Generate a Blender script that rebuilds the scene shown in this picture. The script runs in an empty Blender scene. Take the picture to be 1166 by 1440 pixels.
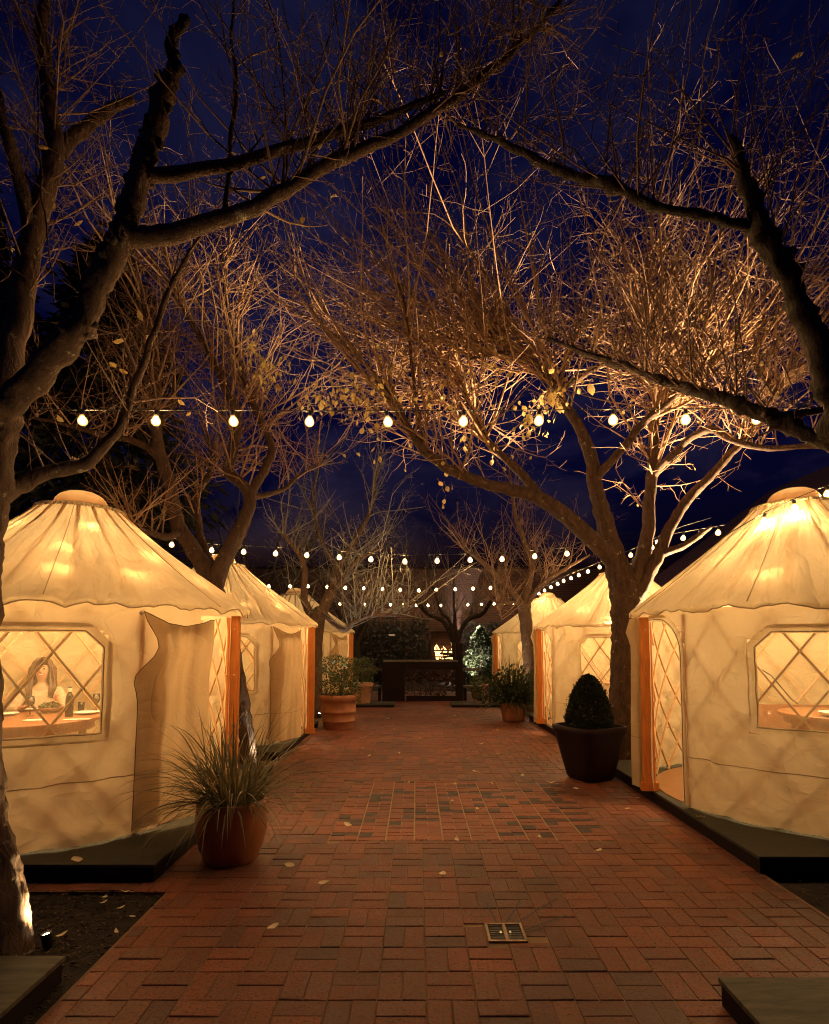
import bpy, math, random
import numpy as np
from mathutils import Vector, noise as mnoise
R_ = math.radians
rng = random.Random(11)
scene = bpy.context.scene
COL = scene.collection
sin, cos, pi = math.sin, math.cos, math.pi

# ------------------------------------------------------------------ camera
CAM = Vector((0, 0, 1.7)); PITCH = R_(4.0); FPX = 800.0; U0, V0 = 585.0, 849.0
cd = bpy.data.cameras.new('camera'); cam = bpy.data.objects.new('camera', cd); COL.objects.link(cam)
cam.location = CAM; cam.rotation_euler = (pi/2 + PITCH, 0, 0)
cd.sensor_fit = 'HORIZONTAL'; cd.sensor_width = 36; cd.lens = 36*FPX/1166
cd.shift_x = -(U0-583)/1166; cd.shift_y = (V0-720)/1166
cd.clip_start = 0.05; cd.clip_end = 600
scene.camera = cam

def ray(u, v):
    x = (u-U0)/FPX; y = (V0-v)/FPX
    return Vector((x, cos(PITCH)-y*sin(PITCH), sin(PITCH)+y*cos(PITCH)))
def at(u, v, Y):
    d = ray(u, v); return CAM + d*(Y/d.y)
def gnd(u, v, z=0.0):
    d = ray(u, v); return CAM + d*((z-CAM.z)/d.z)

# ------------------------------------------------------------------ object helpers
def tag(o, label=None, cat=None, group=None, kind=None):
    if label: o['label'] = label
    if cat: o['category'] = cat
    if group: o['group'] = group
    if kind: o['kind'] = kind
    return o
def empty(name, loc=(0, 0, 0), label=None, cat=None, group=None, rz=0):
    o = bpy.data.objects.new(name, None); COL.objects.link(o)
    o.location = loc; o.rotation_euler = (0, 0, rz); o.empty_display_size = .1
    return tag(o, label, cat, group)

class MB:
    def __init__(s): s.v = []; s.f = []
    def quad_grid(s, P, closed=False, skip=None):
        """P[i][j] points"""
        b = len(s.v); n = len(P); m = len(P[0])
        for row in P: s.v.extend(row)
        for i in range(n if closed else n-1):
            i2 = (i+1) % n
            for j in range(m-1):
                if skip and skip(i, j): continue
                s.f.append((b+i*m+j, b+i2*m+j, b+i2*m+j+1, b+i*m+j+1))
        return s
    def box(s, c, d, rz=0.0, taper=1.0):
        b = len(s.v); cz, sz = cos(rz), sin(rz)
        for k in (-1, 1):
            t = taper if k > 0 else 1
            for (i, j) in ((-1, -1), (1, -1), (1, 1), (-1, 1)):
                x = i*d[0]/2*t; y = j*d[1]/2*t
                s.v.append((c[0]+x*cz-y*sz, c[1]+x*sz+y*cz, c[2]+k*d[2]/2))
        for q in ((3, 2, 1, 0), (4, 5, 6, 7), (0, 1, 5, 4), (1, 2, 6, 5), (2, 3, 7, 6), (3, 0, 4, 7)):
            s.f.append(tuple(b+i for i in q))
        return s
    def tube(s, pts, rad, n=6, cap=True):
        pts = [Vector(p) for p in pts]
        if not hasattr(rad, '__len__'): rad = [rad]*len(pts)
        b = len(s.v); k = len(pts)
        prev = None
        for i, p in enumerate(pts):
            t = pts[min(i+1, k-1)] - pts[max(i-1, 0)]
            if t.length < 1e-9: t = Vector((0, 0, 1))
            t.normalize()
            if prev is None:
                a = Vector((1, 0, 0)) if abs(t.x) < .8 else Vector((0, 1, 0))
                nx = t.cross(a).normalized()
            else:
                nx = (prev - t*prev.dot(t))
                if nx.length < 1e-6: nx = t.orthogonal()
                nx.normalize()
            prev = nx; ny = t.cross(nx)
            for j in range(n):
                a = 2*pi*j/n
                q = p + nx*(cos(a)*rad[i]) + ny*(sin(a)*rad[i])
                s.v.append((q.x, q.y, q.z))
        for i in range(k-1):
            for j in range(n):
                j2 = (j+1) % n
                s.f.append((b+i*n+j, b+i*n+j2, b+(i+1)*n+j2, b+(i+1)*n+j))
        if cap:
            s.f.append(tuple(b+j for j in reversed(range(n))))
            s.f.append(tuple(b+(k-1)*n+j for j in range(n)))
        return s
    def lathe(s, prof, c=(0, 0, 0), n=24, sx=1, sy=1):
        b = len(s.v); m = len(prof)
        for i in range(n):
            a = 2*pi*i/n
            for (r, z) in prof: s.v.append((c[0]+r*cos(a)*sx, c[1]+r*sin(a)*sy, c[2]+z))
        for i in range(n):
            i2 = (i+1) % n
            for j in range(m-1):
                s.f.append((b+i*m+j, b+i2*m+j, b+i2*m+j+1, b+i*m+j+1))
        return s
    def sphere(s, c, r, n=10, m=6, sz=1.0):
        prof = [(max(1e-4, r*sin(pi*k/m)), -r*sz*cos(pi*k/m)) for k in range(m+1)]
        return s.lathe(prof, c, n)
    def build(s, name, mat, parent=None, smooth=True):
        me = bpy.data.meshes.new(name); me.from_pydata([tuple(q) for q in s.v], [], s.f)
        if smooth: me.polygons.foreach_set('use_smooth', [True]*len(me.polygons))
        me.update()
        if mat: me.materials.append(mat)
        o = bpy.data.objects.new(name, me); COL.objects.link(o)
        if parent: o.parent = parent
        return o
def auto_smooth(o, ang=35):
    me = o.data; me.set_sharp_from_angle(angle=R_(ang)); return o
def bevel(o, w=.004, seg=2):
    m = o.modifiers.new('edge', 'BEVEL'); m.width = w; m.segments = seg; m.limit_method = 'ANGLE'; return o

# ------------------------------------------------------------------ materials
def mat(name):
    m = bpy.data.materials.new(name); m.use_nodes = True
    nt = m.node_tree; nt.nodes.clear()
    out = nt.nodes.new('ShaderNodeOutputMaterial')
    return m, nt, out
def N(nt, t, **kw):
    n = nt.nodes.new(t)
    for k, v in kw.items():
        if k.startswith('i_'): n.inputs[k[2:].replace('_', ' ')].default_value = v
        else: setattr(n, k, v)
    return n
def L(nt, a, b): nt.links.new(a, b)
def ramp(nt, fac, stops):
    r = N(nt, 'ShaderNodeValToRGB'); e = r.color_ramp.elements
    while len(e) > len(stops): e.remove(e[-1])
    while len(e) < len(stops): e.new(0.5)
    for k, (p, c) in enumerate(stops):
        e[k].position = p; e[k].color = (*c, 1) if len(c) == 3 else c
    L(nt, fac, r.inputs[0]); return r.outputs[0]
def noise(nt, scale, detail=4, rough=.55, vec=None, dist=0):
    n = N(nt, 'ShaderNodeTexNoise'); n.inputs['Scale'].default_value = scale; n.inputs['Detail'].default_value = detail
    n.inputs['Roughness'].default_value = rough; n.inputs['Distortion'].default_value = dist
    if vec is not None: L(nt, vec, n.inputs['Vector'])
    return n.outputs['Fac']
def objvec(nt, scale=(1, 1, 1)):
    c = N(nt, 'ShaderNodeTexCoord'); mp = N(nt, 'ShaderNodeMapping'); mp.inputs['Scale'].default_value = scale
    L(nt, c.outputs['Object'], mp.inputs['Vector']); return mp.outputs[0]
def bump(nt, h, strength=.3, dist=.01):
    b = N(nt, 'ShaderNodeBump'); b.inputs['Strength'].default_value = strength; b.inputs['Distance'].default_value = dist
    L(nt, h, b.inputs['Height']); return b.outputs[0]
def pmat(name, c1, c2=None, scale=6, rough=.6, metal=0, bmp=0, bscale=40, vscale=(1, 1, 1), spec=.5, bdist=.01, detail=5, island=0):
    m, nt, out = mat(name); p = N(nt, 'ShaderNodeBsdfPrincipled'); L(nt, p.outputs[0], out.inputs[0])
    p.inputs['Roughness'].default_value = rough; p.inputs['Metallic'].default_value = metal
    p.inputs['Specular IOR Level'].default_value = spec
    v = objvec(nt, vscale)
    if c2 is None: c2 = tuple(x*.7 for x in c1)
    fac = noise(nt, scale, detail, .6, v)
    if island:
        g = N(nt, 'ShaderNodeNewGeometry'); mx = N(nt, 'ShaderNodeMix')
        mx.inputs[0].default_value = island; L(nt, fac, mx.inputs[2]); L(nt, g.outputs['Random Per Island'], mx.inputs[3]); fac = mx.outputs[0]
    L(nt, ramp(nt, fac, [(.3, c2), (.7, c1)]), p.inputs['Base Color'])
    if bmp: L(nt, bump(nt, noise(nt, bscale, 4, .6, v), bmp, bdist), p.inputs['Normal'])
    return m
def emit(name, col, st):
    m, nt, out = mat(name); e = N(nt, 'ShaderNodeEmission'); e.inputs[0].default_value = (*col, 1); e.inputs[1].default_value = st
    L(nt, e.outputs[0], out.inputs[0]); return m

def canvas(name, c1, c2, trans, radial=False, amp=.085):
    m, nt, out = mat(name); v = objvec(nt)
    d = N(nt, 'ShaderNodeBsdfDiffuse'); t = N(nt, 'ShaderNodeBsdfTranslucent'); mx = N(nt, 'ShaderNodeMixShader'); mx.inputs[0].default_value = trans
    f = noise(nt, 1.7, 6, .65, v, .4)
    c = ramp(nt, f, [(.25, c2), (.65, c1)])
    L(nt, c, d.inputs[0]); L(nt, c, t.inputs[0])
    v2 = objvec(nt, (1, 1, .45))
    v2 = objvec(nt, (1.5, 1.5, .75)); v3 = objvec(nt, (1, 1, 1.6))
    def crease(vec, sc, dt):
        n0 = noise(nt, sc, 2.5, .5, vec, dt); q = N(nt, 'ShaderNodeMath', operation='SUBTRACT'); L(nt, n0, q.inputs[0]); q.inputs[1].default_value = .5
        r = N(nt, 'ShaderNodeMath', operation='ABSOLUTE'); L(nt, q.outputs[0], r.inputs[0]); p = N(nt, 'ShaderNodeMath', operation='POWER'); L(nt, r.outputs[0], p.inputs[0]); p.inputs[1].default_value = .75; return p.outputs[0]
    if radial:
        sp = N(nt, 'ShaderNodeSeparateXYZ'); L(nt, v, sp.inputs[0]); hyp = N(nt, 'ShaderNodeVectorMath', operation='LENGTH'); fl = N(nt, 'ShaderNodeCombineXYZ'); L(nt, sp.outputs[0], fl.inputs[0]); L(nt, sp.outputs[1], fl.inputs[1]); L(nt, fl.outputs[0], hyp.inputs[0])
        nrm = N(nt, 'ShaderNodeVectorMath', operation='NORMALIZE'); L(nt, fl.outputs[0], nrm.inputs[0]); cz = N(nt, 'ShaderNodeCombineXYZ'); ml = N(nt, 'ShaderNodeMath', operation='MULTIPLY'); ml.inputs[1].default_value = .35; L(nt, hyp.outputs['Value'], ml.inputs[0]); L(nt, ml.outputs[0], cz.inputs[2])
        ad = N(nt, 'ShaderNodeVectorMath', operation='ADD'); L(nt, nrm.outputs[0], ad.inputs[0]); L(nt, cz.outputs[0], ad.inputs[1])
        ca = crease(ad.outputs[0], 4.2, .25); cb_ = crease(ad.outputs[0], 10., .3)
    else: ca = crease(v2, .9, .5); cb_ = crease(v3, 2.2, .9)
    ws = N(nt, 'ShaderNodeMath', operation='MULTIPLY_ADD'); L(nt, cb_, ws.inputs[0]); ws.inputs[1].default_value = .30; L(nt, ca, ws.inputs[2]); w = ws.outputs[0]
    fine = noise(nt, 260, 2, .5, v)
    a = N(nt, 'ShaderNodeMath', operation='MULTIPLY'); a.inputs[1].default_value = .035; L(nt, fine, a.inputs[0])
    s = N(nt, 'ShaderNodeMath', operation='ADD'); L(nt, w, s.inputs[0]); L(nt, a.outputs[0], s.inputs[1])
    b = bump(nt, s.outputs[0], 1.0, amp)
    L(nt, b, d.inputs['Normal']); L(nt, b, t.inputs['Normal'])
    L(nt, d.outputs[0], mx.inputs[1]); L(nt, t.outputs[0], mx.inputs[2]); L(nt, mx.outputs[0], out.inputs[0])
    return m
M = {}
M['canvas'] = canvas('wall_canvas', (.69, .55, .36), (.59, .45, .27), .35)
M['roof'] = canvas('roof_canvas', (.70, .57, .38), (.58, .45, .28), .32, True, .11)
M['flap'] = canvas('flap_canvas', (.64, .47, .28), (.55, .38, .21), .34, False, .10)
M['trim'] = pmat('canvas_trim', (.42, .30, .17), (.34, .23, .12), 8, .9, bmp=.3, bscale=200)
M['piping'] = pmat('dark_piping', (.10, .06, .03), None, 10, .8)
def mk_pane():
    m, nt, out = mat('vinyl_window'); t = N(nt, 'ShaderNodeBsdfTransparent'); g = N(nt, 'ShaderNodeBsdfGlossy'); g.inputs['Roughness'].default_value = .12
    tr = N(nt, 'ShaderNodeBsdfTranslucent'); tr.inputs[0].default_value = (.8, .62, .38, 1); t.inputs[0].default_value = (.97, .94, .88, 1)
    a = N(nt, 'ShaderNodeMixShader'); a.inputs[0].default_value = .05; b = N(nt, 'ShaderNodeMixShader'); b.inputs[0].default_value = .15
    L(nt, t.outputs[0], a.inputs[1]); L(nt, g.outputs[0], a.inputs[2]); L(nt, a.outputs[0], b.inputs[1]); L(nt, tr.outputs[0], b.inputs[2]); L(nt, b.outputs[0], out.inputs[0])
    L(nt, bump(nt, noise(nt, 5, 3, .5, objvec(nt)), .3, .03), g.inputs['Normal'])
    return m
M['pane'] = mk_pane()
M['slat'] = pmat('lattice_wood', (.58, .34, .16), (.46, .25, .10), 12, .55, vscale=(1, 1, .2))
M['post'] = pmat('orange_stained_wood', (.74, .27, .05), (.55, .17, .03), 9, .4, bmp=.15, vscale=(6, 6, .6))
M['floor'] = pmat('yurt_floor_wood', (.30, .14, .06), (.20, .09, .035), 7, .35, vscale=(1, 8, 1))
def mk_dome():
    m, nt, out = mat('amber_plastic_dome'); p = N(nt, 'ShaderNodeBsdfPrincipled'); t = N(nt, 'ShaderNodeBsdfTranslucent'); tr = N(nt, 'ShaderNodeBsdfTransparent'); a = N(nt, 'ShaderNodeMixShader'); b = N(nt, 'ShaderNodeMixShader')
    c = ramp(nt, noise(nt, 5, 5, .6, objvec(nt)), [(.3, (.60, .40, .24)), (.7, (.80, .62, .40))]); L(nt, c, p.inputs['Base Color']); L(nt, c, t.inputs[0]); p.inputs['Roughness'].default_value = .12
    tr.inputs[0].default_value = (.8, .5, .3, 1); a.inputs[0].default_value = .4; b.inputs[0].default_value = .18
    L(nt, p.outputs[0], a.inputs[1]); L(nt, t.outputs[0], a.inputs[2]); L(nt, a.outputs[0], b.inputs[1]); L(nt, tr.outputs[0], b.inputs[2]); L(nt, b.outputs[0], out.inputs[0]); return m
M['dome'] = mk_dome()
M['bolt'] = pmat('zinc_bolt', (.6, .58, .55), None, 6, .3, metal=1)
def mk_platform():
    m, nt, out = mat('dark_painted_plywood'); p = N(nt, 'ShaderNodeBsdfPrincipled'); L(nt, p.outputs[0], out.inputs[0])
    v = objvec(nt, (1, 9, 1)); f = noise(nt, 5, 6, .65, v, .8); g = noise(nt, 2.2, 5, .6, objvec(nt))
    mx = N(nt, 'ShaderNodeMath', operation='MULTIPLY'); L(nt, f, mx.inputs[0]); L(nt, g, mx.inputs[1])
    L(nt, ramp(nt, mx.outputs[0], [(.12, (.028, .030, .024)), (.42, (.066, .066, .050))]), p.inputs['Base Color'])
    L(nt, ramp(nt, g, [(.3, (.55,)*3), (.7, (.8,)*3)]), p.inputs['Roughness']); p.inputs['Specular IOR Level'].default_value = .25
    L(nt, bump(nt, f, .25, .006), p.inputs['Normal']); return m
M['platform'] = mk_platform()
M['platform_worn'] = pmat('worn_painted_plywood', (.13, .11, .075), (.05, .047, .035), 4, .7, bmp=.2, bscale=30, vscale=(1, 6, 1), spec=.25, detail=8)
def mk_bark(name, c1, c2, lich, amt, rough_s=18):
    m, nt, out = mat(name); p = N(nt, 'ShaderNodeBsdfPrincipled'); L(nt, p.outputs[0], out.inputs[0]); p.inputs['Roughness'].default_value = .85
    v = objvec(nt, (1, 1, .35)); f = noise(nt, rough_s, 6, .7, v, .5); base = ramp(nt, f, [(.3, c2), (.7, c1)])
    l = noise(nt, 9, 5, .75, objvec(nt)); lm = ramp(nt, l, [(amt, (0, 0, 0)), (amt+.07, (1, 1, 1))])
    mx = N(nt, 'ShaderNodeMix', data_type='RGBA'); L(nt, lm, mx.inputs[0]); L(nt, base, mx.inputs[6]); mx.inputs[7].default_value = (*lich, 1)
    L(nt, mx.outputs[2], p.inputs['Base Color']); L(nt, bump(nt, f, 1.0, .05), p.inputs['Normal']); return m
M['bark'] = mk_bark('lichen_bark', (.135, .075, .045), (.045, .025, .016), (.36, .33, .24), .615)
M['bark_dark'] = mk_bark('mossy_dark_bark', (.050, .030, .02), (.02, .012, .009), (.05, .05, .025), .56)
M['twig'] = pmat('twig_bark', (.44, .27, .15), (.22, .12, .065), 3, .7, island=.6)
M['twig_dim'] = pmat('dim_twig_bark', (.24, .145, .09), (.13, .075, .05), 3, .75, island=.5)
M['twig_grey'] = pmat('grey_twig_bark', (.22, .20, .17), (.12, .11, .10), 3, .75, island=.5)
def leafmat(name, c1, c2, tr=.35, rough=.5):
    m, nt, out = mat(name); p = N(nt, 'ShaderNodeBsdfPrincipled'); t = N(nt, 'ShaderNodeBsdfTranslucent'); mx = N(nt, 'ShaderNodeMixShader'); mx.inputs[0].default_value = tr
    g = N(nt, 'ShaderNodeNewGeometry'); c = ramp(nt, g.outputs['Random Per Island'], [(0, c2), (1, c1)])
    L(nt, c, p.inputs['Base Color']); L(nt, c, t.inputs[0]); p.inputs['Roughness'].default_value = rough
    L(nt, p.outputs[0], mx.inputs[1]); L(nt, t.outputs[0], mx.inputs[2]); L(nt, mx.outputs[0], out.inputs[0]); return m
M['leaf_autumn'] = leafmat('autumn_leaf', (.72, .58, .24), (.44, .28, .09))
M['leaf_fallen'] = leafmat('dry_fallen_leaf', (.88, .76, .52), (.62, .45, .24), .12, .7)
M['leaf_box'] = leafmat('boxwood_leaf', (.035, .045, .020), (.015, .022, .010), .15)
M['leaf_herb'] = leafmat('herb_leaf', (.12, .14, .05), (.05, .07, .025), .3)
M['leaf_fern'] = leafmat('fern_leaf', (.07, .09, .035), (.025, .04, .015), .25)
M['leaf_strap'] = leafmat('strap_leaf', (.30, .25, .12), (.09, .09, .04), .25)
M['leaf_gloss'] = leafmat('glossy_ivy_leaf', (.10, .12, .07), (.03, .04, .02), .15, .25)
M['leaf_ivy'] = leafmat('dark_ivy_leaf', (.020, .023, .015), (.007, .009, .006), .1, .5)
M['needle'] = leafmat('conifer_needle', (.012, .016, .014), (.006, .008, .008), .1, .8)
def mk_terracotta(name, c1, c2, rough=.75):
    return pmat(name, c1, c2, 5, rough, bmp=.25, bscale=30, detail=7)
M['terra'] = mk_terracotta('terracotta', (.40, .16, .075), (.24, .09, .045))
M['terra_pale'] = mk_terracotta('pale_terracotta', (.48, .27, .16), (.36, .18, .1))
M['glaze'] = pmat('amber_glazed_pot', (.40, .15, .045), (.18, .06, .018), 4, .32, vscale=(1, 1, .4), detail=7)
M['maroon'] = pmat('maroon_fibre_pot', (.022, .007, .010), (.012, .004, .007), 5, .6, bmp=.1, bscale=60, spec=.2)
M['soil'] = pmat('dark_mulch_soil', (.030, .020, .014), (.010, .007, .006), 30, .95, bmp=.8, bscale=60, bdist=.02)
M['mulch'] = pmat('mulch_chips', (.10, .065, .04), (.02, .014, .01), 9, .9, island=.9)
M['black'] = pmat('black_rubber', (.012, .012, .012), None, 5, .5)
M['fixture'] = pmat('bronze_fixture', (.03, .025, .02), None, 5, .4, metal=.6)
M['table'] = pmat('table_wood', (.32, .13, .05), (.22, .08, .03), 6, .35, vscale=(1, 7, 1))
M['white'] = pmat('white_china', (.78, .74, .68), (.72, .68, .62), 5, .25)
M['linen'] = pmat('white_linen', (.80, .77, .70), (.72, .68, .6), 8, .9)
M['bottle'] = pmat('dark_bottle_glass', (.02, .012, .008), None, 5, .08)
M['wine'] = pmat('red_wine', (.10, .008, .008), None, 5, .05)
M['redcup'] = pmat('red_cup', (.50, .10, .04), None, 5, .4)
M['bowl'] = pmat('wooden_bowl', (.22, .10, .045), (.15, .065, .03), 8, .45)
M['dark_wood'] = pmat('dark_stained_wood', (.016, .007, .008), (.009, .004, .005), 6, .7, vscale=(1, 1, 6), spec=.15)
M['grey_wood'] = pmat('grey_weathered_wood', (.12, .10, .075), (.07, .055, .04), 6, .7, vscale=(8, 1, 1))
M['skin'] = pmat('skin', (.44, .25, .165), (.38, .21, .14), 5, .5)
M['hair'] = pmat('brown_hair', (.10, .045, .022), (.05, .022, .012), 10, .5, vscale=(8, 8, 1))
M['blouse'] = pmat('cream_lace_blouse', (.52, .41, .29), (.34, .26, .18), 45, .85)
M['lips'] = pmat('lips', (.45, .12, .09), None, 5, .4)
M['eye'] = pmat('eye_dark', (.03, .02, .015), None, 5, .2)
M['teeth'] = pmat('teeth', (.8, .76, .68), None, 5, .3)
M['log'] = pmat('charred_log', (.05, .03, .02), (.02, .012, .01), 9, .9)
def mk_glass():
    m, nt, out = mat('thin_glass'); t = N(nt, 'ShaderNodeBsdfTransparent'); t.inputs[0].default_value = (.93, .93, .92, 1)
    g = N(nt, 'ShaderNodeBsdfGlossy'); g.inputs['Roughness'].default_value = .03; fr = N(nt, 'ShaderNodeFresnel'); fr.inputs[0].default_value = 1.5
    a = N(nt, 'ShaderNodeMixShader'); L(nt, fr.outputs[0], a.inputs[0]); L(nt, t.outputs[0], a.inputs[1]); L(nt, g.outputs[0], a.inputs[2]); L(nt, a.outputs[0], out.inputs[0]); return m
M['glass'] = mk_glass()
WARM = (1.0, .60, .24)
M['bulb'] = emit('warm_bulb', (1, .57, .21), 400)
M['bulb_far'] = emit('warm_far_bulb', (1, .62, .26), 80)
M['bulb_in'] = emit('warm_indoor_bulb', (1, .58, .22), 180)
def mk_halo_glass():
    m, nt, out = mat('bulb_halo_glass'); t = N(nt, 'ShaderNodeBsdfTransparent'); e = N(nt, 'ShaderNodeEmission'); e.inputs[0].default_value = (1, .50, .13, 1); e.inputs[1].default_value = .55; a = N(nt, 'ShaderNodeAddShader')
    L(nt, t.outputs[0], a.inputs[0]); L(nt, e.outputs[0], a.inputs[1]); L(nt, a.outputs[0], out.inputs[0]); return m
M['halo_glass'] = mk_halo_glass()  # clear bulb glass plus weak orange emission painting a halo round the core
M['flame'] = emit('fire_flame', (1, .50, .16), 2.6)
M['lens_w'] = emit('uplight_lens', (1, .80, .48), 40)
def mk_brickwall(name, a, b, mort, scale=4.6):
    m, nt, out = mat(name); p = N(nt, 'ShaderNodeBsdfPrincipled'); L(nt, p.outputs[0], out.inputs[0]); p.inputs['Roughness'].default_value = .85
    c = N(nt, 'ShaderNodeTexCoord'); sp = N(nt, 'ShaderNodeSeparateXYZ'); L(nt, c.outputs['Object'], sp.inputs[0])
    ad = N(nt, 'ShaderNodeMath', operation='ADD'); L(nt, sp.outputs[0], ad.inputs[0]); L(nt, sp.outputs[1], ad.inputs[1])
    cb = N(nt, 'ShaderNodeCombineXYZ'); L(nt, ad.outputs[0], cb.inputs[0]); L(nt, sp.outputs[2], cb.inputs[1])
    br = N(nt, 'ShaderNodeTexBrick'); L(nt, cb.outputs[0], br.inputs['Vector']); br.inputs['Scale'].default_value = scale
    br.inputs['Color1'].default_value = (*a, 1); br.inputs['Color2'].default_value = (*b, 1); br.inputs['Mortar'].default_value = (*mort, 1)
    br.inputs['Mortar Size'].default_value = .03; br.inputs['Brick Width'].default_value = 1.1; br.inputs['Row Height'].default_value = .38
    L(nt, br.outputs['Color'], p.inputs['Base Color']); L(nt, bump(nt, br.outputs['Fac'], -.6, .02), p.inputs['Normal']); return m
M['brickwall'] = mk_brickwall('brick_wall', (.075, .03, .024), (.048, .018, .016), (.12, .075, .06))
M['shingle'] = mk_brickwall('roof_shingle', (.13, .06, .075), (.09, .04, .055), (.24, .13, .14), 2.4)

# paving bricks
def mk_paver(name, cols, bs=.5):
    m, nt, out = mat(name); p = N(nt, 'ShaderNodeBsdfPrincipled'); L(nt, p.outputs[0], out.inputs[0])
    g = N(nt, 'ShaderNodeNewGeometry'); v = objvec(nt)
    base = ramp(nt, g.outputs['Random Per Island'], cols)
    sp = noise(nt, 62, 4, .75, v); spm = ramp(nt, sp, [(.36, (.22, .21, .21)), (.47, (.92, .92, .92)), (.66, (1.12, 1.1, 1.08))])
    big = noise(nt, .9, 5, .6, v); bm = ramp(nt, big, [(.28, (.50, .49, .5)), (.62, (1.06, 1.03, 1.0))])
    mid = noise(nt, 14, 5, .7, v); mm = ramp(nt, mid, [(.3, (.75, .74, .73)), (.7, (1.12, 1.1, 1.08))])
    a = N(nt, 'ShaderNodeMix', data_type='RGBA', blend_type='MULTIPLY'); a.inputs[0].default_value = 1; L(nt, base, a.inputs[6]); L(nt, spm, a.inputs[7])
    b = N(nt, 'ShaderNodeMix', data_type='RGBA', blend_type='MULTIPLY'); b.inputs[0].default_value = 1; L(nt, a.outputs[2], b.inputs[6]); L(nt, bm, b.inputs[7])
    c = N(nt, 'ShaderNodeMix', data_type='RGBA', blend_type='MULTIPLY'); c.inputs[0].default_value = 1; L(nt, b.outputs[2], c.inputs[6]); L(nt, mm, c.inputs[7])
    L(nt, c.outputs[2], p.inputs['Base Color'])
    L(nt, ramp(nt, mid, [(.3, (.45,)*3), (.7, (.75,)*3)]), p.inputs['Roughness'])
    h = N(nt, 'ShaderNodeMath', operation='ADD'); L(nt, sp, h.inputs[0]); L(nt, mid, h.inputs[1])
    L(nt, bump(nt, h.outputs[0], bs, .006), p.inputs['Normal']); return m
M['paver'] = mk_paver('clay_paver', [(0, (.165, .055, .031)), (.3, (.255, .073, .034)), (.5, (.195, .068, .039)), (.7, (.30, .086, .038)), (.85, (.21, .080, .050)), (1, (.13, .053, .038))])
M['tile_red'] = mk_paver('red_mosaic_tile', [(0, (.25, .068, .030)), (.5, (.30, .082, .036)), (1, (.34, .10, .042))], .25)
M['tile_dark'] = mk_paver('dark_mosaic_tile', [(0, (.040, .018, .016)), (1, (.065, .028, .022))], .25)
M['mortar'] = pmat('sandy_joint', (.34, .21, .12), (.10, .06, .038), 1.6, .95, bmp=.4, bscale=120)
M['mortar_pale'] = pmat('pale_mosaic_grout', (.44, .30, .18), (.26, .17, .10), 4, .95)

# ------------------------------------------------------------------ setting: ground, path, beds
b = MB(); b.quad_grid([[(-260, -60, -.06), (-260, 420, -.06)], [(260, -60, -.06), (260, 420, -.06)]]); tag(b.build('ground', M['soil']), kind='structure')
PX0, PX1 = -1.95, 2.56
MOD = .237
def brick(mb, x0, y0, x1, y1, g=.0022, ch=.0035, z=0., dep=.03):
    dz = [rng.uniform(-.0022, .0022)+z for _ in range(4)]; t = rng.uniform(-.002, .002)
    x0 += g+rng.uniform(0, .0016); x1 -= g+rng.uniform(0, .0016); y0 += g+rng.uniform(0, .0016); y1 -= g+rng.uniform(0, .0016)
    k = len(mb.v)
    cs = ((x0, y0), (x1, y0), (x1, y1), (x0, y1)); ci = ((x0+ch, y0+ch), (x1-ch, y0+ch), (x1-ch, y1-ch), (x0+ch, y1-ch))
    mb.v.extend((*c, -dep) for c in cs); mb.v.extend((c[0], c[1], dz[i]+t-ch*.7) for i, c in enumerate(cs)); mb.v.extend((c[0], c[1], dz[i]+t) for i, c in enumerate(ci))
    mb.f.append((k+8, k+9, k+10, k+11))
    for i in range(4):
        j = (i+1) % 4
        mb.f.append((k+i, k+j, k+4+j, k+4+i)); mb.f.append((k+4+i, k+4+j, k+8+j, k+8+i))
MX0, MX1, MY0, MY1 = -.76, 1.73, 5.06, 7.19        # mosaic inset
DRx0, DRx1, DRy0, DRy1 = .415, .640, 3.37, 3.585    # drain
def clip_add(mb, x0, y0, x1, y1):
    # clip a brick against the path border, the mosaic and the drain
    lim0 = -1.70 if y1 < 4.06 else PX0
    x0 = max(x0, lim0); x1 = min(x1, PX1)
    if x1-x0 < .02: return
    for (a0, b0, a1, b1) in ((MX0, MY0, MX1, MY1), (DRx0, DRy0, DRx1, DRy1)):
        if x0 < a1 and x1 > a0 and y0 < b1 and y1 > b0:
            ox = min(x1-a0, a1-x0); oy = min(y1-b0, b1-y0)
            if ox < oy:
                if x1-a0 < a1-x0: x1 = a0
                else: x0 = a1
            else:
                if y1-b0 < b1-y0: y1 = b0
                else: y0 = b1
            if x1-x0 < .018 or y1-y0 < .018: return
    brick(mb, x0, y0, x1, y1)
mb = MB()
nx0 = int(math.floor(PX0/MOD)); nx1 = int(math.ceil(PX1/MOD))
for j in range(1, int(20.5/MOD)):
    for i in range(nx0, nx1):
        x = i*MOD+.05; y = j*MOD
        if (i+j) % 2 == 0:
            for k in (0, 1): clip_add(mb, x, y+k*MOD/2, x+MOD, y+(k+1)*MOD/2)
        else:
            for k in (0, 1): clip_add(mb, x+k*MOD/2, y, x+(k+1)*MOD/2, y+MOD)
for i in range(int(3.4/.237)):      # border course beside the bed, along the platform
    clip = -1.72-i*.237
    brick(mb, clip-.237, 4.058, clip, 4.172)
tag(mb.build('brick_path', M['paver'], smooth=False), kind='structure')
b = MB(); b.quad_grid([[(-5.2, 4.05, -.0055), (-5.2, 20.5, -.0055)], [(PX1+.02, 4.05, -.0055), (PX1+.02, 20.5, -.0055)]])
b.quad_grid([[(-1.715, .2, -.0055), (-1.715, 4.05, -.0055)], [(PX1+.02, .2, -.0055), (PX1+.02, 4.05, -.0055)]])
tag(b.build('path_joint_bed', M['mortar'], smooth=False), kind='structure')
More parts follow.
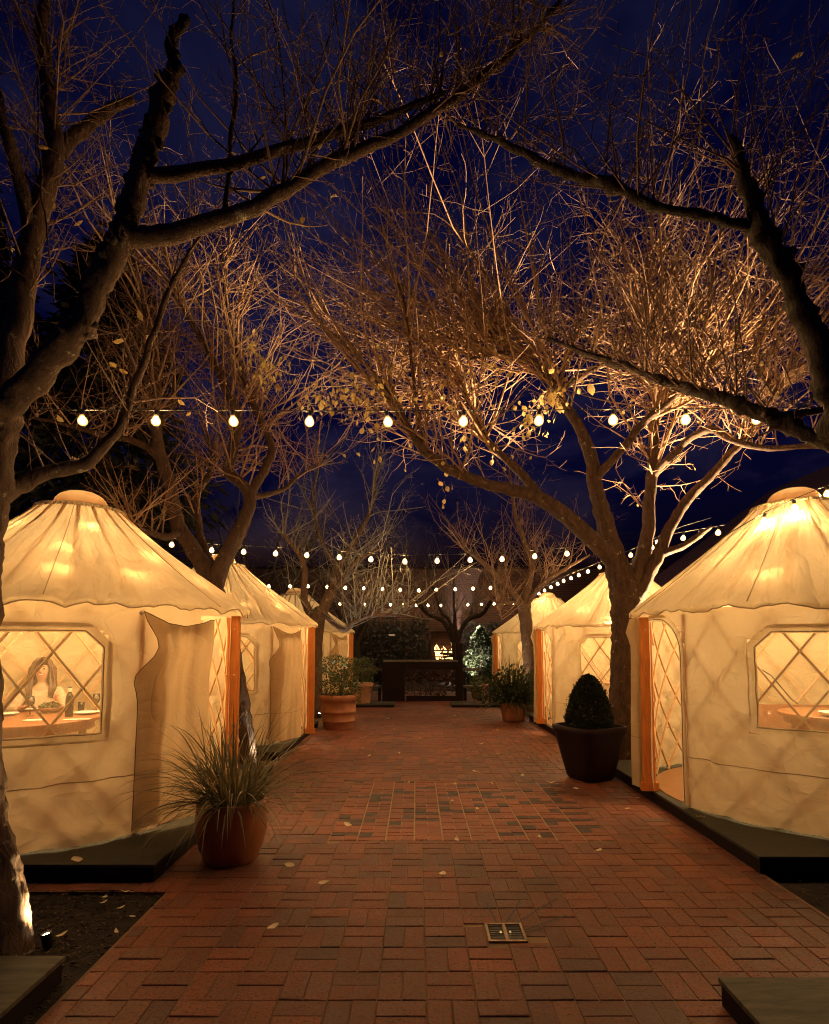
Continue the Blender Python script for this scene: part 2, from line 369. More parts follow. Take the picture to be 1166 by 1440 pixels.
b = MB(); b.quad_grid([[(MX0+.003, MY0+.003, -.0045), (MX0+.003, MY1-.003, -.0045)], [(MX1-.003, MY0+.003, -.0045), (MX1-.003, MY1-.003, -.0045)]])
tag(b.build('mosaic_grout_bed', M['mortar_pale'], smooth=False), kind='structure')
red, drk = MB(), MB(); cw = (MX1-MX0)/10
for c in range(10):
    x = MX0+c*cw; y = MY0; k = c % 3
    while y < MY1-.03:
        kind = k % 2; k += 1
        hgt = cw/2*.98 if kind == 0 else cw*.33
        y1 = min(y+hgt, MY1)
        if kind == 0:
            for q in (0, 1):
                brick(drk if rng.random() < .2 else red, x+q*cw/2+(.003 if q == 0 else 0), y, x+(q+1)*cw/2-(.003 if q else 0), y1, .0030, .002)
        else: brick(drk if rng.random() < .28 else red, x+.003, y, x+cw-.003, y1, .0030, .002)
        y = y1
tag(red.build('mosaic_inset', M['tile_red'], smooth=False), kind='structure')
tag(drk.build('mosaic_inset_dark_tiles', M['tile_dark'], smooth=False), kind='structure')
# cut joints radiating from the drain
cj = MB()
for (p, q) in (((700, 1302), (683, 1268)), ((712, 1299), (733, 1265)), ((728, 1299), (783, 1264)), ((737, 1310), (797, 1288)), ((738, 1313), (770, 1305))):
    a, c = gnd(*p), gnd(*q); d = (c-a).normalized(); n = Vector((-d.y, d.x, 0))*.0055
    k = len(cj.v); z = .0062
    cj.v.extend([(a.x+n.x, a.y+n.y, z), (a.x-n.x, a.y-n.y, z), (c.x-n.x, c.y-n.y, z), (c.x+n.x, c.y+n.y, z)]); cj.f.append((k, k+1, k+2, k+3))
tag(cj.build('path_cut_joints', M['black'], smooth=False), kind='structure')
# soil beds
def soil(x0, x1, y0, y1, base=-.02, res=.03, amp=.03):
    P = []
    for i in range(int((x1-x0)/res)+1):
        row = []
        for j in range(int((y1-y0)/res)+1):
            x = x0+i*res; y = y0+j*res
            e = min(1, min(x1-x, y1-y, x-x0, y-y0)/.08)
            row.append((x, y, base+e*(amp*mnoise.noise(Vector((x*3, y*3, 1)))+amp*.9*mnoise.noise(Vector((x*14, y*14, 2))))))
        P.append(row)
    m = MB(); m.quad_grid(P); return m
tag(soil(-4.6, -1.70, 1.0, 4.055, amp=.02).build('soil_bed', M['soil']), kind='structure')
tag(soil(2.57, 5.6, 1.0, 4.23, amp=.02).build('soil_bed', M['soil']), kind='structure')
tag(soil(-4.8, -1.96, 7.55, 8.2, amp=.02).build('soil_bed', M['soil']), kind='structure')
ch = MB()
def chips(n, x0, x1, y0, y1, z=.0):
    for _ in range(n):
        x = rng.uniform(x0, x1); y = rng.uniform(y0, y1); l = rng.uniform(.008, .03); w = rng.uniform(.004, .01)
        ch.box((x, y, z+rng.uniform(-.01, .012)), (l, w, rng.uniform(.003, .008)), rng.uniform(0, pi))
chips(1600, -3.4, -1.72, 2.6, 4.03); chips(500, 2.6, 3.6, 2.8, 4.2); chips(300, -2.6, -2.0, 7.6, 8.2)
tag(ch.build('bark_mulch', M['mulch'], smooth=False), 'dark bark mulch scattered over the soil beds beside the path', 'mulch', kind='stuff')

# drain
dr = empty('drain_cover', ((DRx0+DRx1)/2, (DRy0+DRy1)/2, 0), 'square bronze drain cover with two slotted plates set in the bricks', 'drain cover')
hw, hh = (DRx1-DRx0)/2, (DRy1-DRy0)/2
M['brass'] = pmat('worn_bronze', (.30, .20, .12), (.16, .1, .06), 20, .38, metal=.8)
f = MB()
for (c, d) in (((0, hh-.008, .002), (2*hw, .016, .01)), ((0, -hh+.008, .002), (2*hw, .016, .01)), ((-hw+.008, 0, .002), (.016, 2*hh-.032, .01)), ((hw-.008, 0, .002), (.016, 2*hh-.032, .01)), ((0, 0, .002), (.02, 2*hh-.032, .01))): f.box(c, d)
f.build('frame', M['brass'], dr, smooth=False)
for sx in (-1, 1):
    g = MB(); w = hw-.026
    for k in range(9):
        y = -hh+.024+k*(2*hh-.048)/8
        g.box((sx*(.01+w/2), y, -.001), (w-.002, .0125, .006))
    g.box((sx*(.01+w/2), 0, -.008), (w, 2*hh-.034, .004))
    pl = g.build('grate', M['fixture'], dr, smooth=False)
    MB().box((sx*.028, 0, .004), (.012, .022, .004)).build('finger_tab', M['bolt'], pl, smooth=False)

# ------------------------------------------------------------------ platforms
def platform(x0, x1, y0, y1, h, label, name='wooden_platform', group='dark wooden platforms', m='platform'):
    cx, cy = (x0+x1)/2, (y0+y1)/2
    e = empty(name, (cx, cy, 0), label, 'platform', group)
    d = MB().box((0, 0, h-.012), (x1-x0, y1-y0, 0.024)).build('deck', M[m], e, smooth=False); bevel(d, .003)
    s = MB(); s.box((0, 0, (h-.024)/2), (x1-x0-.02, y1-y0-.02, h-.026)); s.build('skirt', M['dark_wood'], e, smooth=False)
    return e
FZ = .125
platform(-5.25, -1.865, 4.18, 7.6, FZ, 'dark wooden platform carrying the yurt with the smiling woman in its window')
platform(-5.25, -1.985, 8.40, 11.75, FZ, 'dark wooden platform under the middle yurt of the left row')
platform(-5.25, -1.98, 14.45, 17.95, FZ, 'dark wooden platform under the farthest yurt of the left row')
platform(2.54, 5.9, 4.33, 7.85, FZ, 'dark wooden platform with a front corner under the large yurt at right')
platform(2.54, 5.9, 9.45, 12.95, FZ, 'dark wooden platform under the middle yurt of the right row, behind the boxwood pot')
platform(2.54, 5.9, 15.85, 19.35, FZ, 'dark wooden platform under the farthest yurt of the right row')
platform(-4.9, -1.772, .2, 2.995, FZ, 'bare dark wooden platform corner at the lower left of the mulch bed', m='platform_worn')
platform(1.43, 4.6, .2, 2.81, FZ, 'bare weathered wooden platform at lower right on the bricks', m='platform_worn')
platform(-1.9, -.58, 15.3, 16.1, .075, 'low dark step board left of the path end, before the dark counter')
platform(.95, 2.45, 15.3, 16.1, .075, 'low dark step board right of the path end, before the dark counter')

# ------------------------------------------------------------------ yurts
RW, RE, ZE = 1.57, 1.69, 2.03
RIN, ZT = .40, 3.09
def hum(x, y, z): return mnoise.noise(Vector((x, y, z)))

def make_yurt(cx, cy, s, seed, label, watt, ZT=ZT):
    y = empty('yurt', (cx, cy, FZ), label, 'yurt', 'canvas dining yurts along the brick path')
    def P(bdeg, r, z):
        a = R_(bdeg); return (s*r*cos(a), r*sin(a), z-FZ)
    if s > 0: door = (-40, 1); win = (-94, -52); wz = (.99, 1.80)
    else:     door = (-18, 3); win = (-92, -44); wz = (.98, 1.80)
    ztop = 1.99
    deg = RW*pi/180
    def in_win(bd, z, m=0):
        dx = min(bd-win[0], win[1]-bd)*deg - m; dz0 = z-wz[0]-m; dz1 = wz[1]-z-m
        return dx > 0 and dz0 > 0 and dz1 > 0 and dx+dz1 > .13
    def in_door(bd, z, m=0):
        if not (door[0]-m/deg < bd < door[1]): return False
        if s > 0: return bd > -34 and z < (ztop-.02 if bd > -20 else 1.80)
        w = (bd-door[0])*deg+m; top = ztop-.04+m; r = .34+m*.6       # quarter arch at the near side
        if z > top: return False
        if w < r and z > top-r: return (r-w)**2+(z-(top-r))**2 < r*r
        return True
    def fold(bd, z):
        q = bd*deg
        d = .022*hum(q*1.1, z*1.2, seed)+.012*hum(q*3+z*2.2, z*1.4-q, seed+5)
        low = max(0, .55-z)/.55
        lw2 = max(0, .42-z)/.42; d += lw2*.020*sin(z*62+5*hum(q*1.2, z*2, seed)+3*sin(q*.8))*(.5+.5*hum(q*1.5, 1, seed)) + low*.045*hum(q*2.6, z*5, seed+9)+low*low*.03*hum(q*7, z*3+q*3, seed+3)
        d += .010*math.exp(-((z-.62)/.02)**2)                 # stitched seam
        # drag folds from window corner
        u = (bd-(win[1]))*deg; t = (wz[0]-z)
        if t > -.1: d += .050*(abs(sin((u*1.0+t*.75)*9+.8*hum(q*2, z*2, seed)))-.5)*math.exp(-abs(u)/.5)*math.exp(-max(0, t)/.45)
        lo_ = min(1, max(.25, (1.75-z)/.9))
        d += lo_*.040*(1-abs(hum(q*2.3+z*2.2, z*1.5-q*.9, seed+31))*2.6)*min(1, max(0, (z-FZ)/.2)) + lo_*.018*(1-abs(hum(q*5.5+z*3.5, z*3-q*2, seed+41))*2.6)
        d += .014*(1-abs(hum(q*4.5, z*.7, seed+51))*2.6)*min(1, z)
        ed_ = max(door[0]-bd, bd-door[1])
        return d*(.12+.88*min(1, max(0, ed_/9)))
    step = 1.5; nA = int(360/step); nz = 58
    zs = [FZ+.012+(ZE+.0-FZ-.012)*k/nz for k in range(nz+1)]
    G = [[P(-180+i*step, RW+fold(-180+i*step, z) if -180+i*step < 179 else RW+fold(-180, z), z if k else z+.02*abs(hum(i*.2, seed, 1))) for k, z in enumerate(zs)] for i in range(nA)]
    def skip(i, j):
        bd = -180+(i+.5)*step; z = (zs[j]+zs[j+1])/2
        return in_win(bd, z, -.045) or in_door(bd, z, .03 if s < 0 else 0)
    w = MB(); w.quad_grid(G, True, skip); wall = w.build('wall_canvas', M['canvas'], y)
    # window pane and its stitched band
    g = MB(); pi_ = [win[0]-1.2+k*(win[1]-win[0]+2.4)/30 for k in range(31)]; pz = [wz[0]-.03+k*(wz[1]-wz[0]+.06)/16 for k in range(17)]
    g.quad_grid([[P(bd, RW-.006+fold(bd, z), z) for z in pz] for bd in pi_], False, lambda i, j: not in_win(pi_[i]+.7, pz[j]+.02, -.045))
    wn = g.build('window', M['pane'], y)
    c = .13; cd_ = c/deg
    outl = [(win[0], wz[0]), (win[1], wz[0]), (win[1], wz[1]-c), (win[1]-cd_, wz[1]), (win[0]+cd_, wz[1]), (win[0], wz[1]-c)]
    def band(outline, wid, name, m, parent, closed=True, off=.010, inn=.012):
        pts = []
        n = len(outline)
        for k in range(n if closed else n-1):
            a, b2 = outline[k], outline[(k+1) % n]
            ln = math.hypot((b2[0]-a[0])*deg, b2[1]-a[1]); m_ = max(1, int(ln/.05))
            for q in range(m_): pts.append((a[0]+(b2[0]-a[0])*q/m_, a[1]+(b2[1]-a[1])*q/m_))
        if not closed: pts.append(outline[-1])
        rows = []; K = len(pts)
        for k, (bd, z) in enumerate(pts):
            if closed: p0, p1 = pts[k-1], pts[(k+1) % K]
            else: p0, p1 = pts[max(0, k-1)], pts[min(K-1, k+1)]
            tx, tz = (p1[0]-p0[0])*deg, p1[1]-p0[1]; l = math.hypot(tx, tz) or 1
            nx, nz_ = tz/l, -tx/l        # outward for counter-clockwise outline
            row = []
            for e in (-inn, 0, wid*.5, wid):
                rr = RW+off+fold(bd+nx*e/deg, z+nz_*e)+(.004 if e in (0, wid*.5) else 0)
                row.append(P(bd+nx*e/deg, rr, z+nz_*e))
            rows.append(row)
        q = MB(); q.quad_grid(rows, closed); return q.build(name, m, parent)
    band(outl, .065, 'window_band', M['canvas'], wn)
    band(outl, .005, 'window_piping', M['trim'], wn, off=.017, inn=.003)
    # door edge trim
    if s < 0:
        top = ztop-.04; r = .34; ol = [(door[0], FZ+.02), (door[0], top-r)]
        for k in range(1, 9):
            a = pi/2*k/8; ol.append((door[0]+(r-r*cos(a))/deg, top-r+r*sin(a)))
        ol.append((door[1], top))
        ol = [(q[0]+.2, q[1]) for q in ol][::-1]
        band(ol, .05, 'door_edge', M['canvas'], y, False, .008, .022)
        band(ol, .005, 'door_piping', M['piping'], y, False, .016, .003)
    # horizontal stitched seam
    sm = MB()
    for (a0, a1) in ((door[1]+3, 265), (-95, door[0]-1)):
        sm.tube([P(a0+(a1-a0)*k/60, RW+.004+fold(a0+(a1-a0)*k/60, .62), .62+.010*hum(k*.23, seed, 2)) for k in range(61)], .004, 5)
    sm.build('seam', M['trim'], y)
    # roof
    nA2, ns = 216, 26; rows = []
    for i in range(nA2):
        bd = -180+i*360/nA2; row = []
        for k in range(ns+1):
            t = k/ns; r = RIN-.02+(RE-RIN+.02)*t; z = ZT+(ZE-ZT)*(t**.93)
            qq = i/nA2*2*pi
            rid = 1-2.6*abs(hum(cos(qq)*6.5, sin(qq)*6.5, seed+t*.5)); rid2 = 1-2.6*abs(hum(cos(qq)*14, sin(qq)*14, seed+7+t*.6))
            wv = .018*sin(pi*min(1, t*.62))*abs(cos(qq*11+R_(44)))*1.0 + .013*t*hum(cos(qq)*3, sin(qq)*3, seed+t) + .030*min(1, max(0, t-.15)*1.8)*rid*(1.1-.45*t) + .020*min(1, max(0, t-.35)*2)*rid2*(1.05-.3*t)
            row.append(P(bd, r, z+wv-.02*sin(pi*t)))
        ze = ZE+.0
        hemd = .050+.016*hum(cos(qq)*9, sin(qq)*9, seed+4)+.008*sin(qq*22+2*hum(cos(qq)*3, sin(qq)*3, seed))
        for kk, (dr_, dz) in enumerate(((.012, .3), (.010, .65), (.0, 1.0))):
            row.append(P(bd, RE+dr_+.02*hum(cos(qq)*9, sin(qq)*9, seed+kk), ze+row[ns][2]+FZ-ze-hemd*dz))
        rows.append(row)
    rf = MB(); rf.quad_grid(rows, True); roof = rf.build('roof_canvas', M['roof'], y)
    hem = MB(); hem.tube([Vector(rows[i % nA2][-1]) for i in range(nA2+1)], .006, 5, False); hem.build('hem', M['trim'], roof)
    seams = MB()
    for k in range(7):
        i = int(k*nA2/7+seed*5) % nA2; seams.tube([Vector(rows[i][j])+Vector((0, 0, .007)) for j in range(ns+1)], .004, 4)
    seams.build('seam', M['trim'], roof)
    # crown flange and dome
    MB().lathe([(.20, ZT-FZ+.015), (.30, ZT-FZ+.02), (.415, ZT-FZ-.005), (.425, ZT-FZ-.035), (.41, ZT-FZ-.055), (.37, ZT-FZ-.05)], n=48).build('crown_ring', M['roof'], y)
    dm = MB().lathe([(.30, ZT-FZ+.022), (.262, ZT-FZ+.028), (.255, ZT-FZ+.045), (.235, ZT-FZ+.095), (.195, ZT-FZ+.140), (.135, ZT-FZ+.172), (.07, ZT-FZ+.188), (.001, ZT-FZ+.193)], n=40).build('skylight_dome', M['dome'], y)
    # lattice
    lat = MB(); nd = 22; dang = 360/nd; lph = dang*.45 if seed == 1.3 else 0
    for k in range(nd):
        for dr_ in (1, -1):
            pts = []
            for q in range(13):
                z = FZ+.02+(ZE-FZ-.06)*q/12; bd = -180+k*dang+lph+dr_*(z-FZ)/.56*dang*.96+(3 if dr_ < 0 else 0)
                bw = (bd+180) % 360-180
                if door[0]-1 < bw < door[1]+6:
                    if len(pts) > 1: lat.tube(pts, .0125, 4)
                    pts = []; continue
                pts.append(P(bw, RW-.075-(.018 if dr_ > 0 else 0), z))
            if len(pts) > 1: lat.tube(pts, .0125, 4)
    lat.build('wall_lattice', M['slat'], y, smooth=False)
    ra = None
    for k in range(22):
        a = 360/22*k+4
        if ra is None:
            ra = MB(); ra.tube([(RIN-.02+(RW-.05-RIN+.02)*q/6, 0, ZT+(ZE-ZT)*((((RW-.03-RIN)*q/6)/(RE-RIN+.02))**.93)-.02*sin(pi*((RW-.03-RIN)*q/6)/(RE-RIN+.02))-FZ-.012-.045*(q/6)**.8) for q in range(7)], .019, 6); ra = ra.build('rafter', M['slat'], y, smooth=False); o = ra
        else:
            o = ra.copy(); COL.objects.link(o); o.parent = y
        o.rotation_euler = (0, 0, R_(a))
    # floor
    MB().lathe([(.001, .008), (RW-.09, .008), (RW-.09, .001)], n=40).build('floor', M['floor'], y, smooth=False)
    # door posts
    for (bd, r0, r1) in (((3 if s > 0 else 5), RW-.03, RW+.095), ((door[0]-1.2), RW-.10, RW-.02)):
        a = R_(bd); rm = (r0+r1)/2
        p = MB(); p.box((0, 0, (1.985-FZ)/2+.006), (r1-r0, .045, 1.985-FZ-.012)); po = p.build('door_post', M['post'], y, smooth=False)
        po.location = (s*rm*cos(a), rm*sin(a), 0); po.rotation_euler = (0, 0, a if s > 0 else pi-a); bevel(po, .004)
        if r1 > RW:
            bt = None
            for zz in (.18, .75, 1.25, 1.72):
                if bt is None:
                    bt = MB(); bt.sphere((0, 0, 0), .009, 8, 5); bt = bt.build('bolt', M['bolt'], po); o = bt
                else: o = bt.copy(); COL.objects.link(o); o.parent = po
                o.location = (.01, -.025 if s > 0 else .025, zz)
            MB().box((0, 0, .05), (r1-r0+.05, .07, .09)).build('post_base', M['post'], po, smooth=False)
    # flaps
    fl = MB(); rows = []; nb = 26; nzf = 24
    if s > 0:
        f0, f1 = -43, -18.5
        for i in range(nb+1):
            t = i/nb; bd = f0+(f1-f0)*t; zt = 1.965-.11*sin(pi*min(1, t*1.05))**1.2*(.55+.45*t)-.05*t; row = []
            for k in range(nzf+1):
                q = k/nzf; z = zt+(FZ+.055-zt)*q
                pinch = -5.0*math.exp(-((q-.16)/.11)**2)*(1-t)**3 + 2.2*math.exp(-((q-.30)/.07)**2)*(1-t)**3
                rr = RW+.045+.022*sin(t*5+q*2+seed)*(.4+q)+.10*abs(hum(t*5.5+q*1.2, q*.9, seed+21))+.03*hum(t*2, q*5, seed+23)+.016*(1-q)
                row.append(P(bd-pinch, rr, z))
            rows.append(row)
        fl.quad_grid(rows); fo = fl.build('door_flap', M['flap'], y)
        e = MB(); e.tube([Vector(p) for p in reversed(rows[0])]+[Vector(r[0]) for r in rows], .0032, 5); e.build('flap_piping', M['piping'], fo)
        e = MB(); zz = 18; e.tube([Vector(r[zz])+Vector((.004*s, -.004, 0)) for r in rows], .0035, 4); e.build('seam', M['trim'], fo)
        MB().sphere(P(f0+.5, RW+.06, 1.955), .018, 8, 5).build('toggle', M['linen'], fo)
    else:
        for i in range(nb+1):
            t = i/nb; row = []
            for k in range(nzf+1):
                q = k/nzf; z = 1.975+(FZ+.01-1.975)*q
                bd = 8.5+1.1*sin(t*9+q*1.5+seed)+3*t*t; bul = .05*math.exp(-((q-.08)/.05)**2)*t
                row.append(P(bd, RW+.0+.155*t+bul+.012*sin(q*4+seed), z))
            rows.append(row)
        fl.quad_grid(rows); fo = fl.build('door_flap', M['canvas'], y)
        e = MB(); e.tube([Vector(r[17]) + Vector((0, -.004, 0)) for r in rows], .0035, 4); e.build('seam', M['trim'], fo)
    # light inside
    ld = bpy.data.lights.new('yurt_lamp', 'POINT'); ld.energy = watt; ld.color = (1, .78, .40) if s < 0 else (1, .74, .36); ld.shadow_soft_size = .58
    lo = bpy.data.objects.new('yurt_lamp', ld); COL.objects.link(lo); lo.location = (cx-.0, cy+.1, 2.0)
    return P
YL = [(-3.49, 5.84), (-3.45, 10.0), (-3.45, 16.2)]; YR = [(4.10, 6.08), (4.06, 11.2), (4.08, 17.6)]
LW = 70
make_yurt(*YL[0], 1, 1.3, 'large cream canvas yurt at left with a smiling woman behind its window', LW*1.15)
make_yurt(*YL[1], 1, 7.7, 'cream canvas yurt second in the left row, behind the grass pot and leaning trunk', LW)
make_yurt(*YL[2], 1, 13.1, 'small-looking cream yurt farthest along the left row, behind the ringed terracotta pot', LW)
make_yurt(*YR[0], -1, 4.2, 'large cream canvas yurt at right with arched open doorway and empty table in window', LW*1.25, 3.19)
make_yurt(*YR[1], -1, 9.4, 'cream canvas yurt second in the right row, partly behind the thick tree trunk and boxwood', LW*1.55)
make_yurt(*YR[2], -1, 17.3, 'small-looking cream yurt farthest along the right row, behind the bushy fern pot', LW*1.35)

# ------------------------------------------------------------------ string lights
BULB_P = [(.0012, .034), (.013, .034), (.014, .012), (.017, .002), (.027, -.012), (.033, -.027), (.034, -.040), (.029, -.056), (.017, -.067), (.001, -.071)]
def string_light(anchor, bulbs, label, m='bulb', sc=1.0, group='strings of warm globe lights', shade=True):
    e = empty('string_light', anchor[0], label, 'string lights', group)
    o0 = Vector(anchor[0])
    w = MB(); w.tube([Vector(p)-o0 for p in anchor], .0045, 4); w.build('wire', M['black'], e)
    bm = sk = None
    for p in bulbs:
        p = Vector(p)
        if sk is None:
            sk = MB().lathe([(.001, .052*sc), (.014*sc, .050*sc), (.017*sc, .03*sc), (.016*sc, .004*sc)], n=10).build('socket', M['black'], e)
            bm = MB().lathe([(r*sc*.74, -.034*sc+(z+.034)*sc*.70) for r, z in BULB_P[2:]], n=10).build('bulb', M[m], sk); gm = MB().lathe([(r*sc*1.12, -.034*sc+(z+.034)*sc*1.08) for r, z in BULB_P[2:]], n=16).build('bulb_glass_halo', M['halo_glass'], sk)  # glass shell doubles as an added halo around each bulb
            s2 = sk
        else:
            s2 = sk.copy(); COL.objects.link(s2); s2.parent = e; b2 = bm.copy(); COL.objects.link(b2); b2.parent = s2; g2 = gm.copy(); COL.objects.link(g2); g2.parent = s2
        s2.location = p-o0-Vector((0, 0, .05*sc)); s2.rotation_euler = (rng.uniform(-.12, .12), rng.uniform(-.15, .15), 0)
    return e
def px_string(pts, n_or_us, Zs, label, m='bulb', sc=1.0, dv=4):
    """pts: wire pixels (u, v), Zs depth range along it; bulbs at the given us."""
    def wire(u):
        for (a, b2) in zip(pts[:-1], pts[1:]):
            if a[0] <= u <= b2[0] or b2 is pts[-1]:
                t = (u-a[0])/(b2[0]-a[0]); return a[1]+(b2[1]-a[1])*t
    Ua, Ub = pts[0][0], pts[-1][0]
    def zz(u):
        t = (u-Ua)/(Ub-Ua); return 1/((1-t)/Zs[0]+t/Zs[1])
    bul = [at(u, wire(u)+dv*.3, zz(u)) for u in n_or_us]
    wr = []
    us = sorted(set([Ua, Ub]+[p[0] for p in pts]+list(n_or_us)))
    wr = [at(u, wire(u), zz(u)) for u in us]
    return string_light(wr, bul, label, m, sc)
px_string([(-60, 571), (30, 576), (545, 578), (964, 575), (1240, 573)], [116, 220, 328, 436, 545, 652, 758, 862, 964, 1064, 1160], (4.45, 4.45), 'nearest string of bright globe bulbs crossing the path between the big trees', sc=1.0)
px_string([(205, 752), (298, 765), (432, 772), (569, 781), (700, 778), (797, 770), (850, 750)], [242, 298, 343, 388, 432, 477, 522, 569, 615, 661, 706, 752, 797], (10.4, 10.8), 'second string of bulbs crossing above the middle yurts', sc=1.25)
px_string([(360, 818), (433, 818), (589, 824), (700, 820), (765, 812)], [378, 408, 433, 460, 486, 512, 538, 563, 589, 614, 640, 665, 690, 714, 740], (18.4, 18.4), 'third string of small bulbs crossing before the brick wall', 'bulb_far', 1.5)
px_string([(455, 843), (532, 845), (620, 846), (740, 842)], [478, 495, 513, 532, 549, 567, 585, 602, 620, 639, 658, 677, 695, 709, 722], (25.5, 25.5), 'lowest and farthest string of tiny bulbs along the brick wall', 'bulb_far', 1.7)
px_string([(745, 836), (790, 812), (850, 788), (900, 768), (950, 750), (1020, 738)], [758, 766, 775, 784, 793, 803, 814, 827, 843, 865, 887, 903, 917, 932, 961, 984, 1010], (18.0, 8.8), 'string of bulbs running back along the right row of yurts', 'bulb', 1.15)
px_string([(880, 800), (905, 765), (930, 752), (960, 740), (1000, 728)], [886, 906, 925], (10.0, 9.0), 'short string of three bulbs by the forked tree on the right', 'bulb', 1.1)
# string that lies over the front right yurt's roof
def roof_at(cx, cy, u, v, off=.10):
    d = ray(u, v); best = None; k = (ZT-ZE)/(RE-RIN)
    for i in range(2000):
        t = 2+i*.004; p = CAM+d*t; r = math.hypot(p.x-cx, p.y-cy)
        if r < RE and p.z < ZE+(RE-r)*k*1.08: best = CAM+d*(t-off); break
    return best if best else CAM+d*6
rb = [roof_at(*YR[0], u, v, o) for (u, v, o) in ((1075, 722, .16), (1117, 703, .2), (1163, 684, .3))]
wr = [at(1012, 758, 5.6)]+[p+Vector((0, 0, .01)) for p in rb]+[at(1240, 632, 4.9)]
string_light(wr, rb, 'string of three bulbs draped across the front right yurt roof', 'bulb', 1.0)
# strings inside the roofs, seen as glows through the canvas
def indoor(cx, cy, label, n=(6, 9, 12), sc=.8):
    e_pts = []; bul = []; kk = (ZT-ZE)/(RE-RIN)
    for q, (r, cnt) in enumerate(zip((.62, .95, 1.25), n)):
        for i in range(41):
            a = 2*pi*i/40+q; e_pts.append(Vector((cx+r*cos(a), cy+r*sin(a), ZE+(RE-r)*kk-.10+.025*sin(i*1.3))))
        for i in range(cnt):
            a = 2*pi*(i+rng.uniform(-.2, .2))/cnt+q; bul.append(Vector((cx+r*cos(a), cy+r*sin(a), ZE+(RE-r)*kk-.085+rng.uniform(-.02, .01))))
    return string_light(e_pts, bul, label, 'bulb_in', sc, 'strings of bulbs hung inside the yurt roofs')
indoor(*YL[0], 'string of bulbs glowing through the roof of the front left yurt')
indoor(*YL[1], 'string of bulbs glowing through the roof of the middle left yurt', (4, 6, 8))
indoor(*YR[0], 'string of bulbs inside the roof of the front right yurt', (4, 5, 6))
indoor(*YR[1], 'string of bulbs inside the roof of the middle right yurt', (4, 6, 7))

# ------------------------------------------------------------------ trees
def smooth_path(pts, rad, sub=5, jit=.0):
    P = [Vector(p) for p in pts]; out = []; ro = []
    n = len(P)
    for i in range(n-1):
        p0, p1, p2, p3 = P[max(0, i-1)], P[i], P[i+1], P[min(n-1, i+2)]
        for k in range(sub):
            t = k/sub
            q = .5*((2*p1)+(p2-p0)*t+(2*p0-5*p1+4*p2-p3)*t*t+(3*p1-p0-3*p2+p3)*t**3)
            if jit: q = q+Vector((hum(q.x*5, q.y*5, q.z*5), hum(q.x*5+9, q.y*5, q.z*5), hum(q.x*5, q.y*5+9, q.z*5)))*jit
            out.append(q); ro.append(rad[i]+(rad[i+1]-rad[i])*t)
    out.append(P[-1]); ro.append(rad[-1])
    return out, ro
def limb(mb, px, rad, store=None, n=9, rough=.10, sub=6, jit=.022, lumps=0, ridge=0):
    """px: (u, v, Z) waypoints in real space; rad: metres per waypoint (or two values)"""
    pts = [at(*p) for p in px]
    if len(rad) == 2: rad = [rad[0]+(rad[1]-rad[0])*i/(len(pts)-1) for i in range(len(pts))]
    P, r = smooth_path(pts, rad, sub, jit)
    b = len(mb.v); mb.tube(P, r, n)
    for i in range(len(P)):
        for j in range(n):
            k = b+i*n+j; v = Vector(mb.v[k]); d = v-P[i]
            an = 2*pi*j/n; f = 1+rough*1.5*hum(v.x*16, v.y*16, v.z*9)+rough*1.0*hum(v.x*45, v.y*45, v.z*30)+(ridge*(1-2.4*abs(hum(cos(an)*3.2, sin(an)*3.2, v.z*1.3))) if ridge else 0)+lumps*max(0, hum(v.x*11+3, v.y*11, v.z*11)-.05)*1.6
            q = P[i]+d*f; mb.v[k] = (q.x, q.y, q.z)
    if store is not None: store.append((P, r))
    return P, r
def leaf(mb, p, d, n, ln, wd, curl=.25):
    d = d.normalized(); s = d.cross(n)
    if s.length < 1e-4: s = d.orthogonal()
    s.normalize(); n = s.cross(d)
    k = len(mb.v)
    for (t, w) in ((0, 0), (.25, .42), (.55, .5), (.82, .28)):
        c = p+d*(t*ln)+n*(curl*ln*(t-.5)**2)
        if w == 0: mb.v.append(tuple(c))
        else:
            mb.v.append(tuple(c+s*(w*wd)+n*(.16*wd))); mb.v.append(tuple(c)); mb.v.append(tuple(c-s*(w*wd)+n*(.16*wd)))
    mb.v.append(tuple(p+d*ln+n*(curl*ln*.3)))
    mb.f += [(k, k+2, k+1), (k, k+3, k+2), (k+1, k+2, k+5, k+4), (k+2, k+3, k+6, k+5), (k+4, k+5, k+8, k+7), (k+5, k+6, k+9, k+8), (k+7, k+8, k+10), (k+8, k+9, k+10)]
def rv(a=1.0): return Vector((rng.gauss(0, 1), rng.gauss(0, 1), rng.gauss(0, 1)))*a
